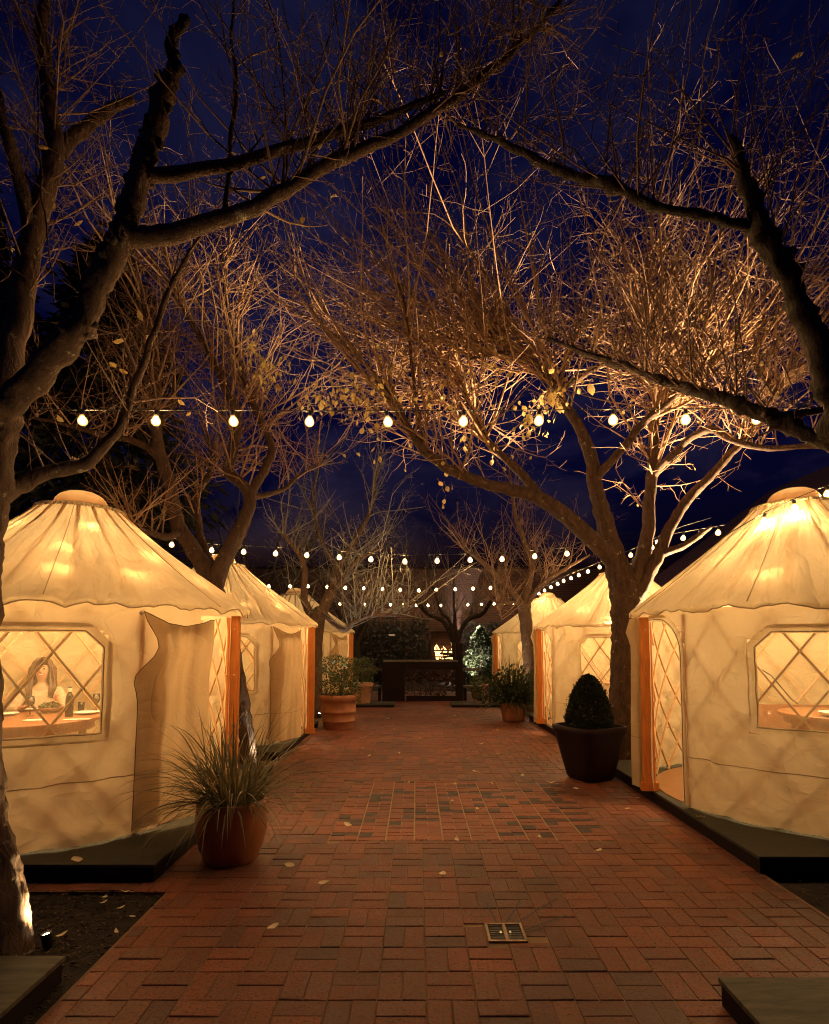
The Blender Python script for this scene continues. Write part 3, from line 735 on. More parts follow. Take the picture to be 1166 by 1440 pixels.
def shoot(mb, p, d, ln, r0, depth=0, wander=.13, up=.05, side=(3, 6), tips=None, sides=4):
    ns = max(4, int(ln/(.19 if depth == 0 else .10))); ns = min(ns, 15 if depth == 0 else 9)
    pts = [p.copy()]; d = d.normalized(); seg = ln/ns
    for i in range(ns):
        kink = rng.random() < (.40 if depth == 0 else .6)
        d = (d+rv(wander*(1.55 if kink else .25))+Vector((0, 0, up))).normalized(); pts.append(pts[-1]+d*seg*rng.uniform(.6, 1.4))
    rad = [max(.0016 if depth else .0022, r0*(1-.80*i/ns)) for i in range(ns+1)]
    mb.tube(pts, rad, sides, False)
    if tips is not None: tips.append((pts[-1], d))
    if depth < 2:
        k = rng.randint(*side) if depth == 0 else rng.randint(1, 3)
        for _ in range(k):
            i = rng.randint(1, ns-1) if depth == 0 else rng.randint(1, ns-1)
            dd = (pts[i+1]-pts[i]).normalized(); o = dd.orthogonal(); o.rotate(__import__('mathutils').Quaternion(dd, rng.uniform(0, 2*pi)))
            ang = rng.uniform(.5, 1.15); nd = dd*cos(ang)+o*sin(ang)
            shoot(mb, pts[i], nd, ln*rng.uniform(.22, .5)*(1-.3*i/ns), rad[i]*.66, depth+1, wander*1.35, up*.6, side, tips, 3)
def shoots_on(mb, limbs, n, ln, dirf, r0=(.006, .012), t0=.3, wander=.13, up=.05, side=(3, 6), tips=None):
    W = [len(P) for P, r in limbs]
    for _ in range(n):
        P, r = rng.choices(limbs, W)[0]
        i = int(len(P)*(t0+(1-t0)*rng.random())); i = min(i, len(P)-2)
        p = P[i]+rv(r[i]*.3)
        d = dirf(p, (P[i+1]-P[i]).normalized())
        shoot(mb, p, d, rng.uniform(*ln)*rng.uniform(.6, 1.15), min(rng.uniform(*r0), r[i]*.85), 0, wander, up, side, tips)
def updir(spread=.7, out=None, k=.0, bias=(0, 0, 1)):
    def f(p, t):
        d = Vector(bias)+Vector((rng.gauss(0, spread), rng.gauss(0, spread), rng.gauss(0, .25)))
        if out is not None:
            h = Vector((p.x-out[0], p.y-out[1], 0)); d += h*k
        return d
    return f
def leaves_near(mb, pts, n, ln=(.05, .09), sp=.12):
    for _ in range(n):
        p = rng.choice(pts)+rv(sp); d = Vector((rng.gauss(0, .6), rng.gauss(0, .6), -1)); l_ = rng.uniform(*ln); leaf(mb, p, d, rv(), l_, l_*rng.uniform(.35, .85), rng.uniform(-1.2, 1.2)); mb.tube([p, p-d.normalized()*.03+rv(.006), p-d.normalized()*.05+Vector((0, 0, .015))], .0012, 3, False)
def tree(name, base, label, group='bare trees along the path'):
    return empty(name, base, label, 'tree', group)
def to_local(mb, e):
    o = e.location; mb.v = [(v[0]-o.x, v[1]-o.y, v[2]-o.z) for v in mb.v]; return mb

# -- near tree at left
base = at(-2, 1322, 3.25); base.z = -.02
t1 = tree('bare_tree', base, 'nearest bare tree at far left, its trunk lit at the foot by a ground light')
tk = MB(); S = []
limb(tk, [(-4, 1345, 3.22), (-2, 1275, 3.22), (-25, 1150, 3.2), (-36, 1040, 3.2), (-38, 900, 3.2), (-32, 780, 3.2), (-16, 680, 3.25), (-8, 600, 3.3)], [.150, .128, .120, .118, .118, .118, .115, .112], None, 28, .10, 14, ridge=.05)
S1 = []
limb(tk, [(-12, 620, 3.3), (20, 560, 3.2), (88, 485, 3.1), (138, 405, 3.05), (172, 330, 3.0), (197, 250, 3.0), (217, 180, 3.0), (236, 120, 3.0), (246, 92, 3.0), (243, 60, 3.0), (258, 20, 3.0)], [.10, .076, .070, .066, .060, .055, .053, .047, .021, .010, .005], S1, 14, .14, 8, lumps=.5)
limb(tk, [(-8, 610, 3.3), (14, 500, 3.45), (34, 400, 3.55), (50, 310, 3.6), (74, 225, 3.6), (72, 150, 3.6), (60, 50, 3.6), (66, -60, 3.6)], [.10, .08, .072, .068, .060, .050, .038, .026], S1, 12, .10, 8)
limb(tk, [(182, 332, 3.02), (255, 326, 3.05), (340, 300, 3.1), (400, 270, 3.2), (460, 235, 3.25), (520, 205, 3.3), (605, 162, 3.4), (680, 108, 3.5), (740, 55, 3.6), (800, -15, 3.7)], [.058, .050, .044, .041, .038, .034, .030, .026, .022, .016], S1, 12, .10, 8)
limb(tk, [(198, 252, 3.0), (300, 234, 3.05), (400, 209, 3.1), (480, 184, 3.2), (560, 158, 3.3), (625, 130, 3.4)], [.042, .036, .031, .027, .022, .014], S1, 10)
limb(tk, [(-6, 712, 3.3), (18, 688, 3.38), (60, 668, 3.5), (120, 650, 3.6), (160, 610, 3.65), (190, 545, 3.7), (215, 470, 3.7), (250, 385, 3.7), (282, 335, 3.7)], [.052, .048, .044, .040, .032, .026, .021, .017, .013], S1, 10, .14, 7)
limb(tk, [(45, 340, 3.6), (30, 260, 3.5), (8, 190, 3.4), (-10, 120, 3.4)], [.05, .045, .036, .03], S1, 10)
limb(tk, [(72, 225, 3.6), (110, 190, 3.8), (150, 160, 4.0), (185, 140, 4.2)], [.05, .045, .04, .03], S1, 9)
limb(tk, [(318, 306, 3.1), (322, 240, 3.1), (332, 150, 3.1), (328, 60, 3.1), (326, -30, 3.1)], [.018, .015, .013, .011, .008], S1, 7)
limb(tk, [(50, 30, 3.6), (53, 120, 3.5), (56, 230, 3.4), (68, 330, 3.4), (78, 425, 3.4)], [.004, .006, .007, .006, .004], None, 5)
to_local(tk, t1).build('trunk', M['bark'], t1)
moss = MB()
for (P, r) in S1[:1]:
    for i in range(18, len(P)-1):
        for _ in range(7):
            if rng.random() < .8: moss.sphere(P[i]+rv(r[i]*.45), rng.uniform(.015, .032), 6, 4)
to_local(moss, t1)
for k, v in enumerate(moss.v):
    q = Vector(v); q += Vector((hum(q.x*60, q.y*60, q.z*60), hum(q.x*60+5, q.y*60, q.z*60), hum(q.x*60, q.y*60+5, q.z*60)))*.012; moss.v[k] = tuple(q)
moss.build('moss', M['bark_dark'], t1)
tw = MB(); tips = []
shoots_on(tw, S1[1:3], 75, (.7, 1.5), updir(.75), (.005, .011), .25, tips=tips)
shoots_on(tw, [S1[1]], 40, (.5, 1.2), updir(.7, bias=(-.3, .3, .7)), (.004, .008), .25, tips=tips)
shoots_on(tw, [S1[3], S1[4], S1[5], S1[6], S1[7]], 52, (.5, 1.2), updir(.7), (.004, .008), .2, tips=tips)
shoots_on(tw, [S1[2]], 60, (.7, 1.5), updir(.45), (.004, .009), .3, tips=tips)
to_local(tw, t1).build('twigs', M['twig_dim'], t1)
lv = MB()
for (u, v, Z, s) in ((180, 480, 3.6, .11), (52, 498, 3.4, .08), (155, 510, 3.7, .07), (118, 312, 3.6, .07), (55, 207, 3.4, .08), (450, 185, 3.2, .09), (432, 180, 3.2, .07), (392, 258, 3.2, .06), (250, 563, 3.9, .06), (270, 580, 3.9, .05), (167, 520, 3.7, .06), (1130, 75, 3.6, .08), (375, 250, 3.2, .05)):
    leaf(lv, at(u, v, Z), Vector((rng.choice((-1, 1)), .2, -.6 if s < .1 else -.1))+rv(.3), Vector((.2, -1, .5)), s, s*.6, .5)
leaves_near(lv, [p for p, d in tips], 22, (.05, .075), .03)
to_local(lv, t1).build('leaves', M['leaf_autumn'], t1)

# -- second tree on the left, leaning behind the first yurt
def mk(name, basepx, limbs, label, bark='bark', lumps=0):
    bse = gnd(*basepx) if len(basepx) == 2 else at(*basepx); bse.z = -.02
    e = tree(name, bse, label); m = MB(); S = []
    for (px, rad, *o) in limbs: limb(m, px, rad, S, (o[0]*2 if o[0] > 15 else o[0]) if o else 9, .12, 9 if o and o[0] > 15 else 7, .02, lumps, .10 if o and o[0] > 11 else 0)
    to_local(m, e).build('trunk', M[bark], e)
    return e, S
z = 7.9
t2, S2 = mk('bare_tree', (347, 1078), [
    ([(349, 1084, 7.9), (341, 1010, 7.9), (328, 930, 7.9), (314, 870, 7.9), (300, 825, 7.9), (275, 778, 7.85), (252, 742, 7.8)], [.16, .115, .11, .115, .125, .10, .085], 18),
    ([(275, 778, 7.85), (252, 742, 7.8), (241, 692, 7.75), (227, 642, 7.7), (219, 600, 7.6), (222, 540, 7.5), (214, 480, 7.4), (198, 415, 7.2), (170, 340, 7.0)], [.105, .095, .088, .08, .066, .055, .045, .035, .02], 12),
    ([(312, 870, 7.9), (303, 820, 7.9), (324, 770, 7.9), (343, 732, 7.95), (351, 698, 8.0), (336, 677, 8.0), (321, 660, 8.0), (330, 622, 8.0), (331, 580, 7.9), (311, 530, 7.8), (290, 490, 7.7), (262, 440, 7.5), (235, 395, 7.3)], [.09, .12, .10, .09, .085, .075, .07, .068, .064, .055, .046, .036, .02], 12),
    ([(350, 700, 8.0), (374, 657, 8.2), (382, 630, 8.3), (366, 590, 8.3), (345, 540, 8.2), (331, 480, 8.1), (318, 420, 8.0), (312, 350, 7.8)], [.07, .062, .056, .05, .042, .034, .026, .015], 10),
    ([(227, 642, 7.7), (192, 622, 7.5), (150, 614, 7.3), (100, 600, 7.1), (40, 585, 7.0)], [.055, .045, .036, .028, .015], 9),
    ([(300, 800, 7.9), (284, 760, 8.3), (277, 700, 8.4), (296, 665, 8.4), (300, 640, 8.4), (285, 600, 8.4)], [.06, .055, .052, .045, .04, .025], 9),
    ([(351, 700, 8.0), (395, 690, 8.6), (420, 670, 8.9), (450, 650, 9.2)], [.05, .035, .024, .012], 8),
    ([(258, 748, 7.8), (232, 755, 7.5), (196, 742, 7.3), (170, 722, 7.2)], [.06, .048, .036, .02], 8),
    ([(219, 600, 7.6), (245, 560, 7.7), (243, 520, 7.7), (225, 475, 7.6)], [.05, .04, .03, .015], 8),
], 'bare tree leaning up between the first and middle left yurts')
tw = MB(); tips = []
shoots_on(tw, S2[1:4], 190, (.9, 2.8), updir(.62, (-2.4, 7.9), .3), (.009, .019), .35, tips=tips)
shoots_on(tw, S2[4:], 120, (.6, 1.8), updir(.7), (.007, .014), .3, tips=tips)
to_local(tw, t2).build('twigs', M['twig'], t2)

# -- third tree on the left
t3, S3 = mk('bare_tree', (443, 1008), [
    ([(443, 1010, 13.3), (444, 930, 13.3), (446, 880, 13.3), (450, 862, 13.3)], [.17, .14, .16, .17], 12),
    ([(446, 872, 13.3), (428, 845, 13.3), (428, 800, 13.2), (414, 770, 13.0), (396, 750, 12.8)], [.11, .09, .075, .05, .03]),
    ([(450, 868, 13.3), (463, 838, 13.3), (476, 800, 13.3), (498, 762, 13.4), (520, 720, 13.5), (530, 660, 13.5)], [.15, .12, .10, .07, .05, .02]),
    ([(455, 862, 13.3), (482, 885, 12.6), (500, 874, 12.3), (520, 866, 12.0), (540, 865, 11.8), (558, 864, 11.6), (577, 853, 11.4)], [.07, .06, .05, .045, .04, .03, .015]),
    ([(466, 830, 13.3), (480, 818, 13.0), (500, 790, 12.8), (540, 770, 12.6)], [.06, .05, .04, .02]),
    ([(476, 800, 13.3), (452, 760, 13.5), (440, 700, 13.6), (450, 650, 13.6)], [.05, .045, .035, .02]),
], 'bare tree between the middle and farthest left yurts, with one pale branch over the path')
tw = MB(); shoots_on(tw, S3[1:], 150, (.8, 2.2), updir(.75, (-2.3, 13.3), .2, bias=(.15, -.1, .8)), (.009, .018), .15, up=.03)
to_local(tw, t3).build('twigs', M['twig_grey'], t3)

# -- big forked tree on the right
t4, S4 = mk('bare_tree', (874, 1072), [
    ([(873, 1078, 8.35), (876, 1040, 8.35), (879, 980, 8.35), (881, 910, 8.35), (880, 860, 8.35), (876, 822, 8.35), (864, 782, 8.3), (851, 735, 8.25), (838, 690, 8.2), (834, 655, 8.2)], [.28, .225, .20, .195, .20, .19, .145, .115, .098, .088], 24),
    ([(884, 880, 8.35), (876, 830, 8.33), (866, 795, 8.3), (845, 770, 8.2), (810, 738, 8.1), (772, 708, 8.0), (735, 692, 7.9), (690, 682, 7.8), (650, 668, 7.7), (610, 645, 7.6), (580, 612, 7.5), (560, 575, 7.4), (540, 540, 7.3), (500, 500, 7.2)], [.14, .15, .135, .118, .108, .10, .085, .075, .068, .06, .052, .044, .03, .016], 14),
    ([(760, 700, 8.0), (735, 668, 8.1), (712, 647, 8.2), (690, 625, 8.2), (672, 590, 8.3), (650, 545, 8.3), (632, 515, 8.3)], [.075, .066, .058, .05, .042, .034, .02], 10),
    ([(851, 735, 8.25), (838, 690, 8.2), (832, 645, 8.2), (815, 602, 8.1), (796, 572, 8.0), (782, 545, 7.9), (755, 512, 7.8), (715, 496, 7.7), (660, 505, 7.6)], [.11, .098, .088, .075, .065, .058, .046, .032, .016], 14),
    ([(836, 675, 8.2), (858, 650, 8.0), (884, 620, 7.8), (908, 592, 7.6), (930, 574, 7.5), (960, 545, 7.4), (1000, 510, 7.2), (1040, 480, 7.1)], [.07, .062, .056, .052, .048, .04, .03, .015], 10),
    ([(878, 880, 8.35), (888, 828, 8.37), (903, 785, 8.4), (912, 745, 8.4), (914, 700, 8.4), (918, 650, 8.4), (920, 600, 8.4), (930, 550, 8.5), (925, 500, 8.6), (912, 440, 8.7), (908, 392, 8.8)], [.13, .135, .105, .092, .085, .078, .064, .052, .04, .03, .018], 12),
    ([(917, 672, 8.4), (945, 640, 8.1), (975, 613, 7.8), (1002, 604, 7.5), (1030, 618, 7.3), (1062, 628, 7.1), (1110, 630, 6.9), (1180, 624, 6.7)], [.06, .055, .05, .048, .044, .04, .034, .026], 10),
    ([(882, 872, 8.35), (898, 828, 8.35), (922, 788, 8.3), (943, 742, 8.25), (968, 702, 8.2), (995, 675, 8.1), (1020, 645, 8.0), (1048, 615, 7.9), (1080, 560, 7.8)], [.12, .12, .088, .072, .068, .064, .055, .045, .02], 12),
    ([(930, 780, 8.3), (960, 768, 8.0), (985, 752, 7.8), (1000, 740, 7.6)], [.06, .05, .04, .02], 8),
    ([(782, 550, 7.9), (830, 522, 8.2), (868, 498, 8.4), (900, 470, 8.6), (960, 430, 8.8)], [.05, .044, .036, .028, .014], 9),
    ([(930, 378, 7.2), (960, 415, 7.2), (1000, 455, 7.2), (1052, 505, 7.2), (1095, 560, 7.1)], [.014, .026, .034, .042, .05], 9),
    ([(560, 580, 7.4), (520, 520, 7.8), (470, 470, 8.1), (400, 430, 8.4)], [.04, .03, .02, .01], 8),
    ([(598, 640, 7.6), (585, 560, 7.4), (575, 470, 7.2), (565, 400, 7.1)], [.03, .026, .02, .012], 7),
], 'big forked bare tree with pale lichen behind the boxwood pot on the right')
tw = MB(); tips = []
c4 = (3.0, 8.3)
crown = [S4[i] for i in (3, 4, 5, 9, 10, 2)]
shoots_on(tw, crown, 175, (1.6, 4.2), updir(.55, c4, .34), (.011, .027), .45, .085, .03, (6, 11), tips)
shoots_on(tw, crown, 75, (.7, 1.9), updir(.9, c4, .3, bias=(0, -.1, .5)), (.007, .014), .35, .15, .04, (4, 8), tips)
shoots_on(tw, [S4[1], S4[11], S4[12]], 80, (1.2, 3.2), updir(.6, c4, .22), (.009, .017), .55, .09, .03, (3, 6), tips)
for _ in range(48):       # long whips sweeping out over the path
    p = rng.choice(S4[3][0][-16:]+S4[2][0][-8:])
    shoot(tw, p+rv(.1), Vector((rng.uniform(-2.2, -.6), rng.uniform(-1.2, .8), rng.uniform(.4, 1.3))), rng.uniform(2.2, 4.2), rng.uniform(.010, .018), 0, .06, .012, (4, 7), tips)
for _ in range(30):
    p = rng.choice(S4[7][0][-12:]+S4[6][0][10:])
    shoot(tw, p, Vector((rng.gauss(.2, .6), rng.gauss(-.2, .6), 1)), rng.uniform(1.0, 2.6), rng.uniform(.009, .016), 0, .1, .03, (3, 6), tips)
to_local(tw, t4).build('twigs', M['twig'], t4)
lv = MB()
cl = [at(u, v, Z) for (u, v, Z) in ((445, 560, 6.6), (465, 555, 6.6), (490, 545, 6.7), (500, 560, 6.7), (355, 505, 6.9), (375, 515, 6.9), (395, 525, 6.9), (350, 495, 6.9), (545, 520, 7), (615, 550, 7.2), (660, 515, 7.4), (690, 505, 7.4), (700, 530, 7.4), (755, 575, 6.8), (745, 585, 6.8), (780, 560, 6.9), (785, 520, 7.5), (625, 680, 7.5), (660, 625, 7.9), (700, 630, 7.9), (850, 505, 7.5), (520, 600, 7.3), (580, 480, 7.3), (500, 480, 7.3))]
leaves_near(lv, cl, 240, (.05, .10), .15)
cl2 = [at(u, v, 5.5) for (u, v) in ((440, 562), (455, 552), (470, 560), (487, 545), (500, 560), (512, 575), (360, 508), (378, 520), (395, 515), (540, 545), (612, 560), (690, 520), (742, 590), (770, 560), (800, 540))]
leaves_near(lv, cl2, 170, (.045, .085), .07)
leaves_near(lv, [p for p, d in tips if p.z < 5.6], 110, (.05, .085), .05)
for (u, v, Z, s) in ((828, 540, 6.2, .14), (772, 556, 6.0, .14), (783, 566, 6.0, .13), (757, 580, 6.0, .12), (742, 582, 6.0, .12)): leaf(lv, at(u, v, Z), Vector((.3, .1, -1)), Vector((.1, -1, .2)), s, s*.7, .3)
to_local(lv, t4).build('leaves', M['leaf_autumn'], t4)

# -- near right tree: trunk outside the frame, mossy limbs reaching in
b6 = Vector((3.55, 3.3, -.02))
t6 = tree('bare_tree', b6, 'near tree at right edge with dark mossy limbs reaching in overhead')
tk = MB(); S6 = []
P6 = [(3.55, 3.35, -.05), (3.5, 3.3, .9), (3.4, 3.3, 1.8), (3.25, 3.28, 2.5)]
Pp, rr = smooth_path(P6, [.24, .2, .18, .16], 8, .01); tk.tube(Pp, rr, 14)
def limb3(start, px, rad, lumps=.85, n=11):
    pts = [Vector(start)]+[at(*p) for p in px]
    Pq, rq = smooth_path(pts, rad, 9, .012); b0 = len(tk.v); tk.tube(Pq, rq, n)
    for i in range(len(Pq)):
        for j in range(n):
            k = b0+i*n+j; v = Vector(tk.v[k]); d = v-Pq[i]
            f = 1+.18*hum(v.x*18, v.y*18, v.z*18)+lumps*max(0, hum(v.x*13, v.y*13, v.z*13))*1.8+.25*hum(v.x*60, v.y*60, v.z*60); q = Pq[i]+d*f; tk.v[k] = (q.x, q.y, q.z)
    S6.append((Pq, rq))
limb3((3.28, 3.28, 2.4), [(1215, 640, 3.25), (1170, 555, 3.2), (1140, 470, 3.15), (1112, 400, 3.1), (1084, 345, 3.05), (1058, 290, 3.0), (1045, 240, 3.0), (1026, 190, 3.0)], [.11, .080, .060, .052, .050, .052, .042, .030, .010])
limb3(at(1062, 322, 3.05), [(1005, 308, 3.05), (930, 290, 3.1), (860, 262, 3.2), (800, 243, 3.3), (750, 222, 3.4), (700, 198, 3.5), (640, 175, 3.6)], [.028, .022, .024, .028, .024, .024, .016, .006])
limb3((3.3, 3.28, 2.5), [(1240, 650, 3.6), (1165, 625, 3.8), (1108, 598, 3.9), (1038, 570, 4.0), (985, 553, 4.1), (941, 540, 4.2), (880, 516, 4.3), (816, 494, 4.4), (770, 476, 4.5)], [.075, .054, .046, .048, .044, .036, .031, .026, .018, .009])
to_local(tk, t6).build('trunk', M['bark_dark'], t6)
tk = MB()
limb(tk, [(1074, 584, 3.9), (1110, 583, 3.9), (1166, 577, 3.85), (1230, 570, 3.8)], [.022, .024, .026, .03], None, 9)
limb(tk, [(1052, 616, 3.9), (1080, 606, 3.95), (1100, 598, 3.95)], [.006, .006, .006], None, 6)
to_local(tk, t6).build('pale_limb', M['bark'], t6)
tw = MB()
shoots_on(tw, S6, 125, (.6, 1.6), updir(.7), (.004, .009), .25)
shoots_on(tw, [S6[2]], 70, (.5, 1.3), updir(.7, bias=(0, .3, .9)), (.004, .008), .3)
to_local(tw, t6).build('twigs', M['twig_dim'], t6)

# -- third right tree
t5, S5 = mk('bare_tree', (742, 1000), [
    ([(744, 1000, 14.4), (744, 930, 14.4), (740, 880, 14.4), (737, 850, 14.4)], [.18, .15, .15, .16], 12),
    ([(737, 858, 14.4), (722, 835, 14.2), (700, 812, 14.0), (678, 790, 13.8), (650, 770, 13.6)], [.11, .09, .075, .06, .02]),
    ([(738, 852, 14.4), (744, 815, 14.4), (748, 790, 14.4), (735, 755, 14.4), (724, 720, 14.4), (715, 660, 14.4)], [.11, .09, .08, .065, .05, .02]),
    ([(740, 850, 14.4), (762, 822, 14.2), (790, 803, 14.0), (830, 780, 13.8)], [.09, .07, .055, .02]),
    ([(730, 846, 14.4), (710, 848, 14.0), (698, 850, 13.8), (706, 875, 13.8)], [.05, .04, .03, .015]),
], 'bare tree before the farthest right yurt, behind the fern pot')
tw = MB(); shoots_on(tw, S5[1:], 110, (.8, 2.4), updir(.6, (2.7, 14.4), .2), (.006, .012), .2)
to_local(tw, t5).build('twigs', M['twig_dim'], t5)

# -- background trees behind the path end
for (u, Z, hgt, lab) in ((500, 22, 7.0, 'far grey bare tree left of centre against the night sky'), (640, 23.5, 5.5, 'far faint bare tree behind the dark counter, right of centre'), (370, 21, 7.5, 'far grey bare tree seen above the middle left yurt')):
    b0 = at(u, 905, Z); b0.z = 0; e = tree('bare_tree', b0, lab, 'bare trees beyond the path end'); m = MB(); S = []
    for k in range(6):
        a = rng.uniform(0, 2*pi); pts = [b0+Vector((0, 0, 1.6)), b0+Vector((cos(a)*.5, sin(a)*.4, 2.6)), b0+Vector((cos(a)*1.3, sin(a)*.8, hgt*.55)), b0+Vector((cos(a)*2.1, sin(a)*1.2, hgt*.8))]
        Pq, rq = smooth_path(pts, [.11, .08, .05, .02], 6, .05); m.tube(Pq, rq, 7); S.append((Pq, rq))
    Pq, rq = smooth_path([b0, b0+Vector((.05, 0, .9)), b0+Vector((0, 0, 1.8))], [.2, .16, .15], 6, .02); m.tube(Pq, rq, 10)
    to_local(m, e).build('trunk', M['bark_dark'], e)
    tw = MB(); shoots_on(tw, S, 100, (.9, 2.6), updir(.6, (b0.x, b0.y), .15), (.008, .016), .3); to_local(tw, e).build('twigs', M['twig_grey'], e)

# -- dark evergreens behind the left row
def conifer(x, y, h, r, label):
    e = tree('evergreen_tree', (x, y, 0), label, 'dark evergreens behind the left yurts'); m = MB()
    m.tube([(0, 0, 0), (0, 0, h*.5), (0, 0, h)], [.3, .2, .03], 8); m.build('trunk', M['bark_dark'], e)
    nd = MB()
    for _ in range(2600):
        t = rng.random()**.8; zc = h*(.08+.9*t); rr = r*(1-t)**.75*(1+.35*hum(t*9, x, 2)); a = rng.uniform(0, 2*pi); q = rr*rng.uniform(.25, 1.05)
        p = Vector((q*cos(a), q*sin(a), zc-.25*q)); d = Vector((cos(a), sin(a), -.45))+rv(.35)
        for _k in range(3): leaf(nd, p+rv(.12), d+rv(.3), Vector((0, 0, 1))+rv(.3), rng.uniform(.25, .5), rng.uniform(.08, .16), .2)
    nd.build('foliage', M['needle'], e)
conifer(-7.3, 13.0, 11.5, 3.6, 'tall dark evergreen mass behind the first two left yurts')
conifer(-10.5, 12.5, 13, 3.5, 'tall dark evergreen at the left edge behind the near tree')
conifer(-9.0, 17.5, 7.0, 2.6, 'lower dark evergreen behind the middle left yurt')

# ------------------------------------------------------------------ planters
def pot_obj(prof, m, e, n=40, wob=.0):
    return MB().lathe(prof, n=n).build('pot', M[m], e)
def soil_disc(r, z, e): MB().lathe([(.001, z+.015), (r*.6, z+.012), (r, z)], n=20).build('soil', M['soil'], e)
def blades(mb, n, ln, wd, spread, z0, r0, droop=1.0):
    for _ in range(n):
        a = rng.uniform(0, 2*pi); el = rng.uniform(*spread); l = rng.uniform(*ln); w = rng.uniform(*wd); q = r0*math.sqrt(rng.random())
        p = Vector((q*cos(a+rng.gauss(0, .6)), q*sin(a+rng.gauss(0, .6)), z0)); d = Vector((cos(a)*cos(el), sin(a)*cos(el), sin(el))); s = Vector((-sin(a), cos(a), 0))+rv(.2); s.normalize()
        K = 9; rows = []
        for k in range(K+1):
            t = k/K; ww = w*(1-.15*t)*(1-max(0, t-.55)/.45*.97)*(.6+.4*min(1, t*5))
            n_ = s.cross(d)
            rows.append([tuple(p+s*ww), tuple(p+n_*ww*.35), tuple(p-s*ww)])
            d = (d+Vector((0, 0, -droop*(.04+.24*t)))+rv(.03)).normalized(); p = p+d*(l/K)
        mb.quad_grid(rows)
p1 = gnd(325, 1208); e = empty('potted_grass', p1, 'amber glazed pot with long arching strap grass by the left yurt doorway', 'potted plant', 'potted plants along the path')
pot_obj([(.001, 0), (.185, 0), (.20, .012), (.245, .11), (.275, .24), (.278, .34), (.268, .42), (.272, .45), (.268, .468), (.245, .47), (.238, .45), (.24, .40)], 'glaze', e); soil_disc(.24, .41, e)
g = MB(); blades(g, 300, (.5, 1.0), (.0045, .0085), (.35, 1.45), .40, .17, 1.05); blades(g, 60, (.45, .75), (.004, .007), (.05, .6), .42, .2); blades(g, 16, (.7, .95), (.004, .007), (.8, 1.3), .40, .12, .5)
g.build('foliage', M['leaf_strap'], e)
def bush(mb, c, rad, n, ls, noisy=.35, hollow=.45):
    for _ in range(n):
        d = rv().normalized(); q = (hollow+(1-hollow)*rng.random()**.6)*(1+noisy*hum(d.x*2.3+c[0], d.y*2.3, d.z*2.3+c[2])+noisy*.5*hum(d.x*6, d.y*6+c[0], d.z*6))
        p = Vector((c[0]+d.x*rad[0]*q, c[1]+d.y*rad[1]*q, c[2]+d.z*rad[2]*q)); l = rng.uniform(*ls)
        leaf(mb, p, d+rv(.7)+Vector((0, 0, .2)), d+rv(.6), l, l*rng.uniform(.45, .7), rng.uniform(-.3, .4))
p2 = gnd(476, 1024); e = empty('potted_shrub', p2, 'terracotta pot with raised rings holding a leafy two-tier shrub, left of the path', 'potted plant', 'potted plants along the path')
pot_obj([(.001, 0), (.29, 0), (.30, .02), (.315, .14), (.335, .15), (.335, .175), (.32, .185), (.338, .32), (.358, .33), (.358, .36), (.342, .37), (.355, .55), (.395, .57), (.40, .66), (.385, .68), (.345, .68), (.34, .62)], 'terra', e); soil_disc(.34, .62, e)
g = MB(); bush(g, (0, 0, .80), (.42, .42, .24), 900, (.03, .06)); bush(g, (-.05, 0, 1.22), (.36, .34, .24), 800, (.03, .06)); bush(g, (.12, -.1, .98), (.25, .25, .2), 260, (.03, .06)); bush(g, (.36, -.1, .70), (.10, .12, .26), 160, (.025, .05)); g.build('foliage', M['leaf_herb'], e)
st = MB()
for k in range(14):
    a = rng.uniform(0, 6.28); st.tube([(0.05*cos(a), .05*sin(a), .6), (.12*cos(a), .12*sin(a), .9), (.22*cos(a)-.05, .22*sin(a), 1.2)], [.012, .008, .004], 5)
st.build('stems', M['twig_dim'], e)
p3 = gnd(508, 992); e = empty('potted_shrub', p3, 'pale terracotta pot with a round green bush, half hidden behind the ringed pot', 'potted plant', 'potted plants along the path')
pot_obj([(.001, 0), (.22, 0), (.235, .03), (.29, .5), (.33, .52), (.335, .60), (.31, .62), (.27, .6)], 'terra_pale', e); soil_disc(.27, .56, e)
g = MB(); bush(g, (.02, 0, .98), (.36, .34, .36), 1000, (.03, .06)); bush(g, (.25, -.1, .6), (.12, .1, .2), 90, (.03, .05)); g.build('foliage', M['leaf_herb'], e)
MB().tube([(0, 0, .5), (.01, 0, .75), (0, .02, 1.0)], [.03, .025, .015], 7).build('stems', M['bark_dark'], e)
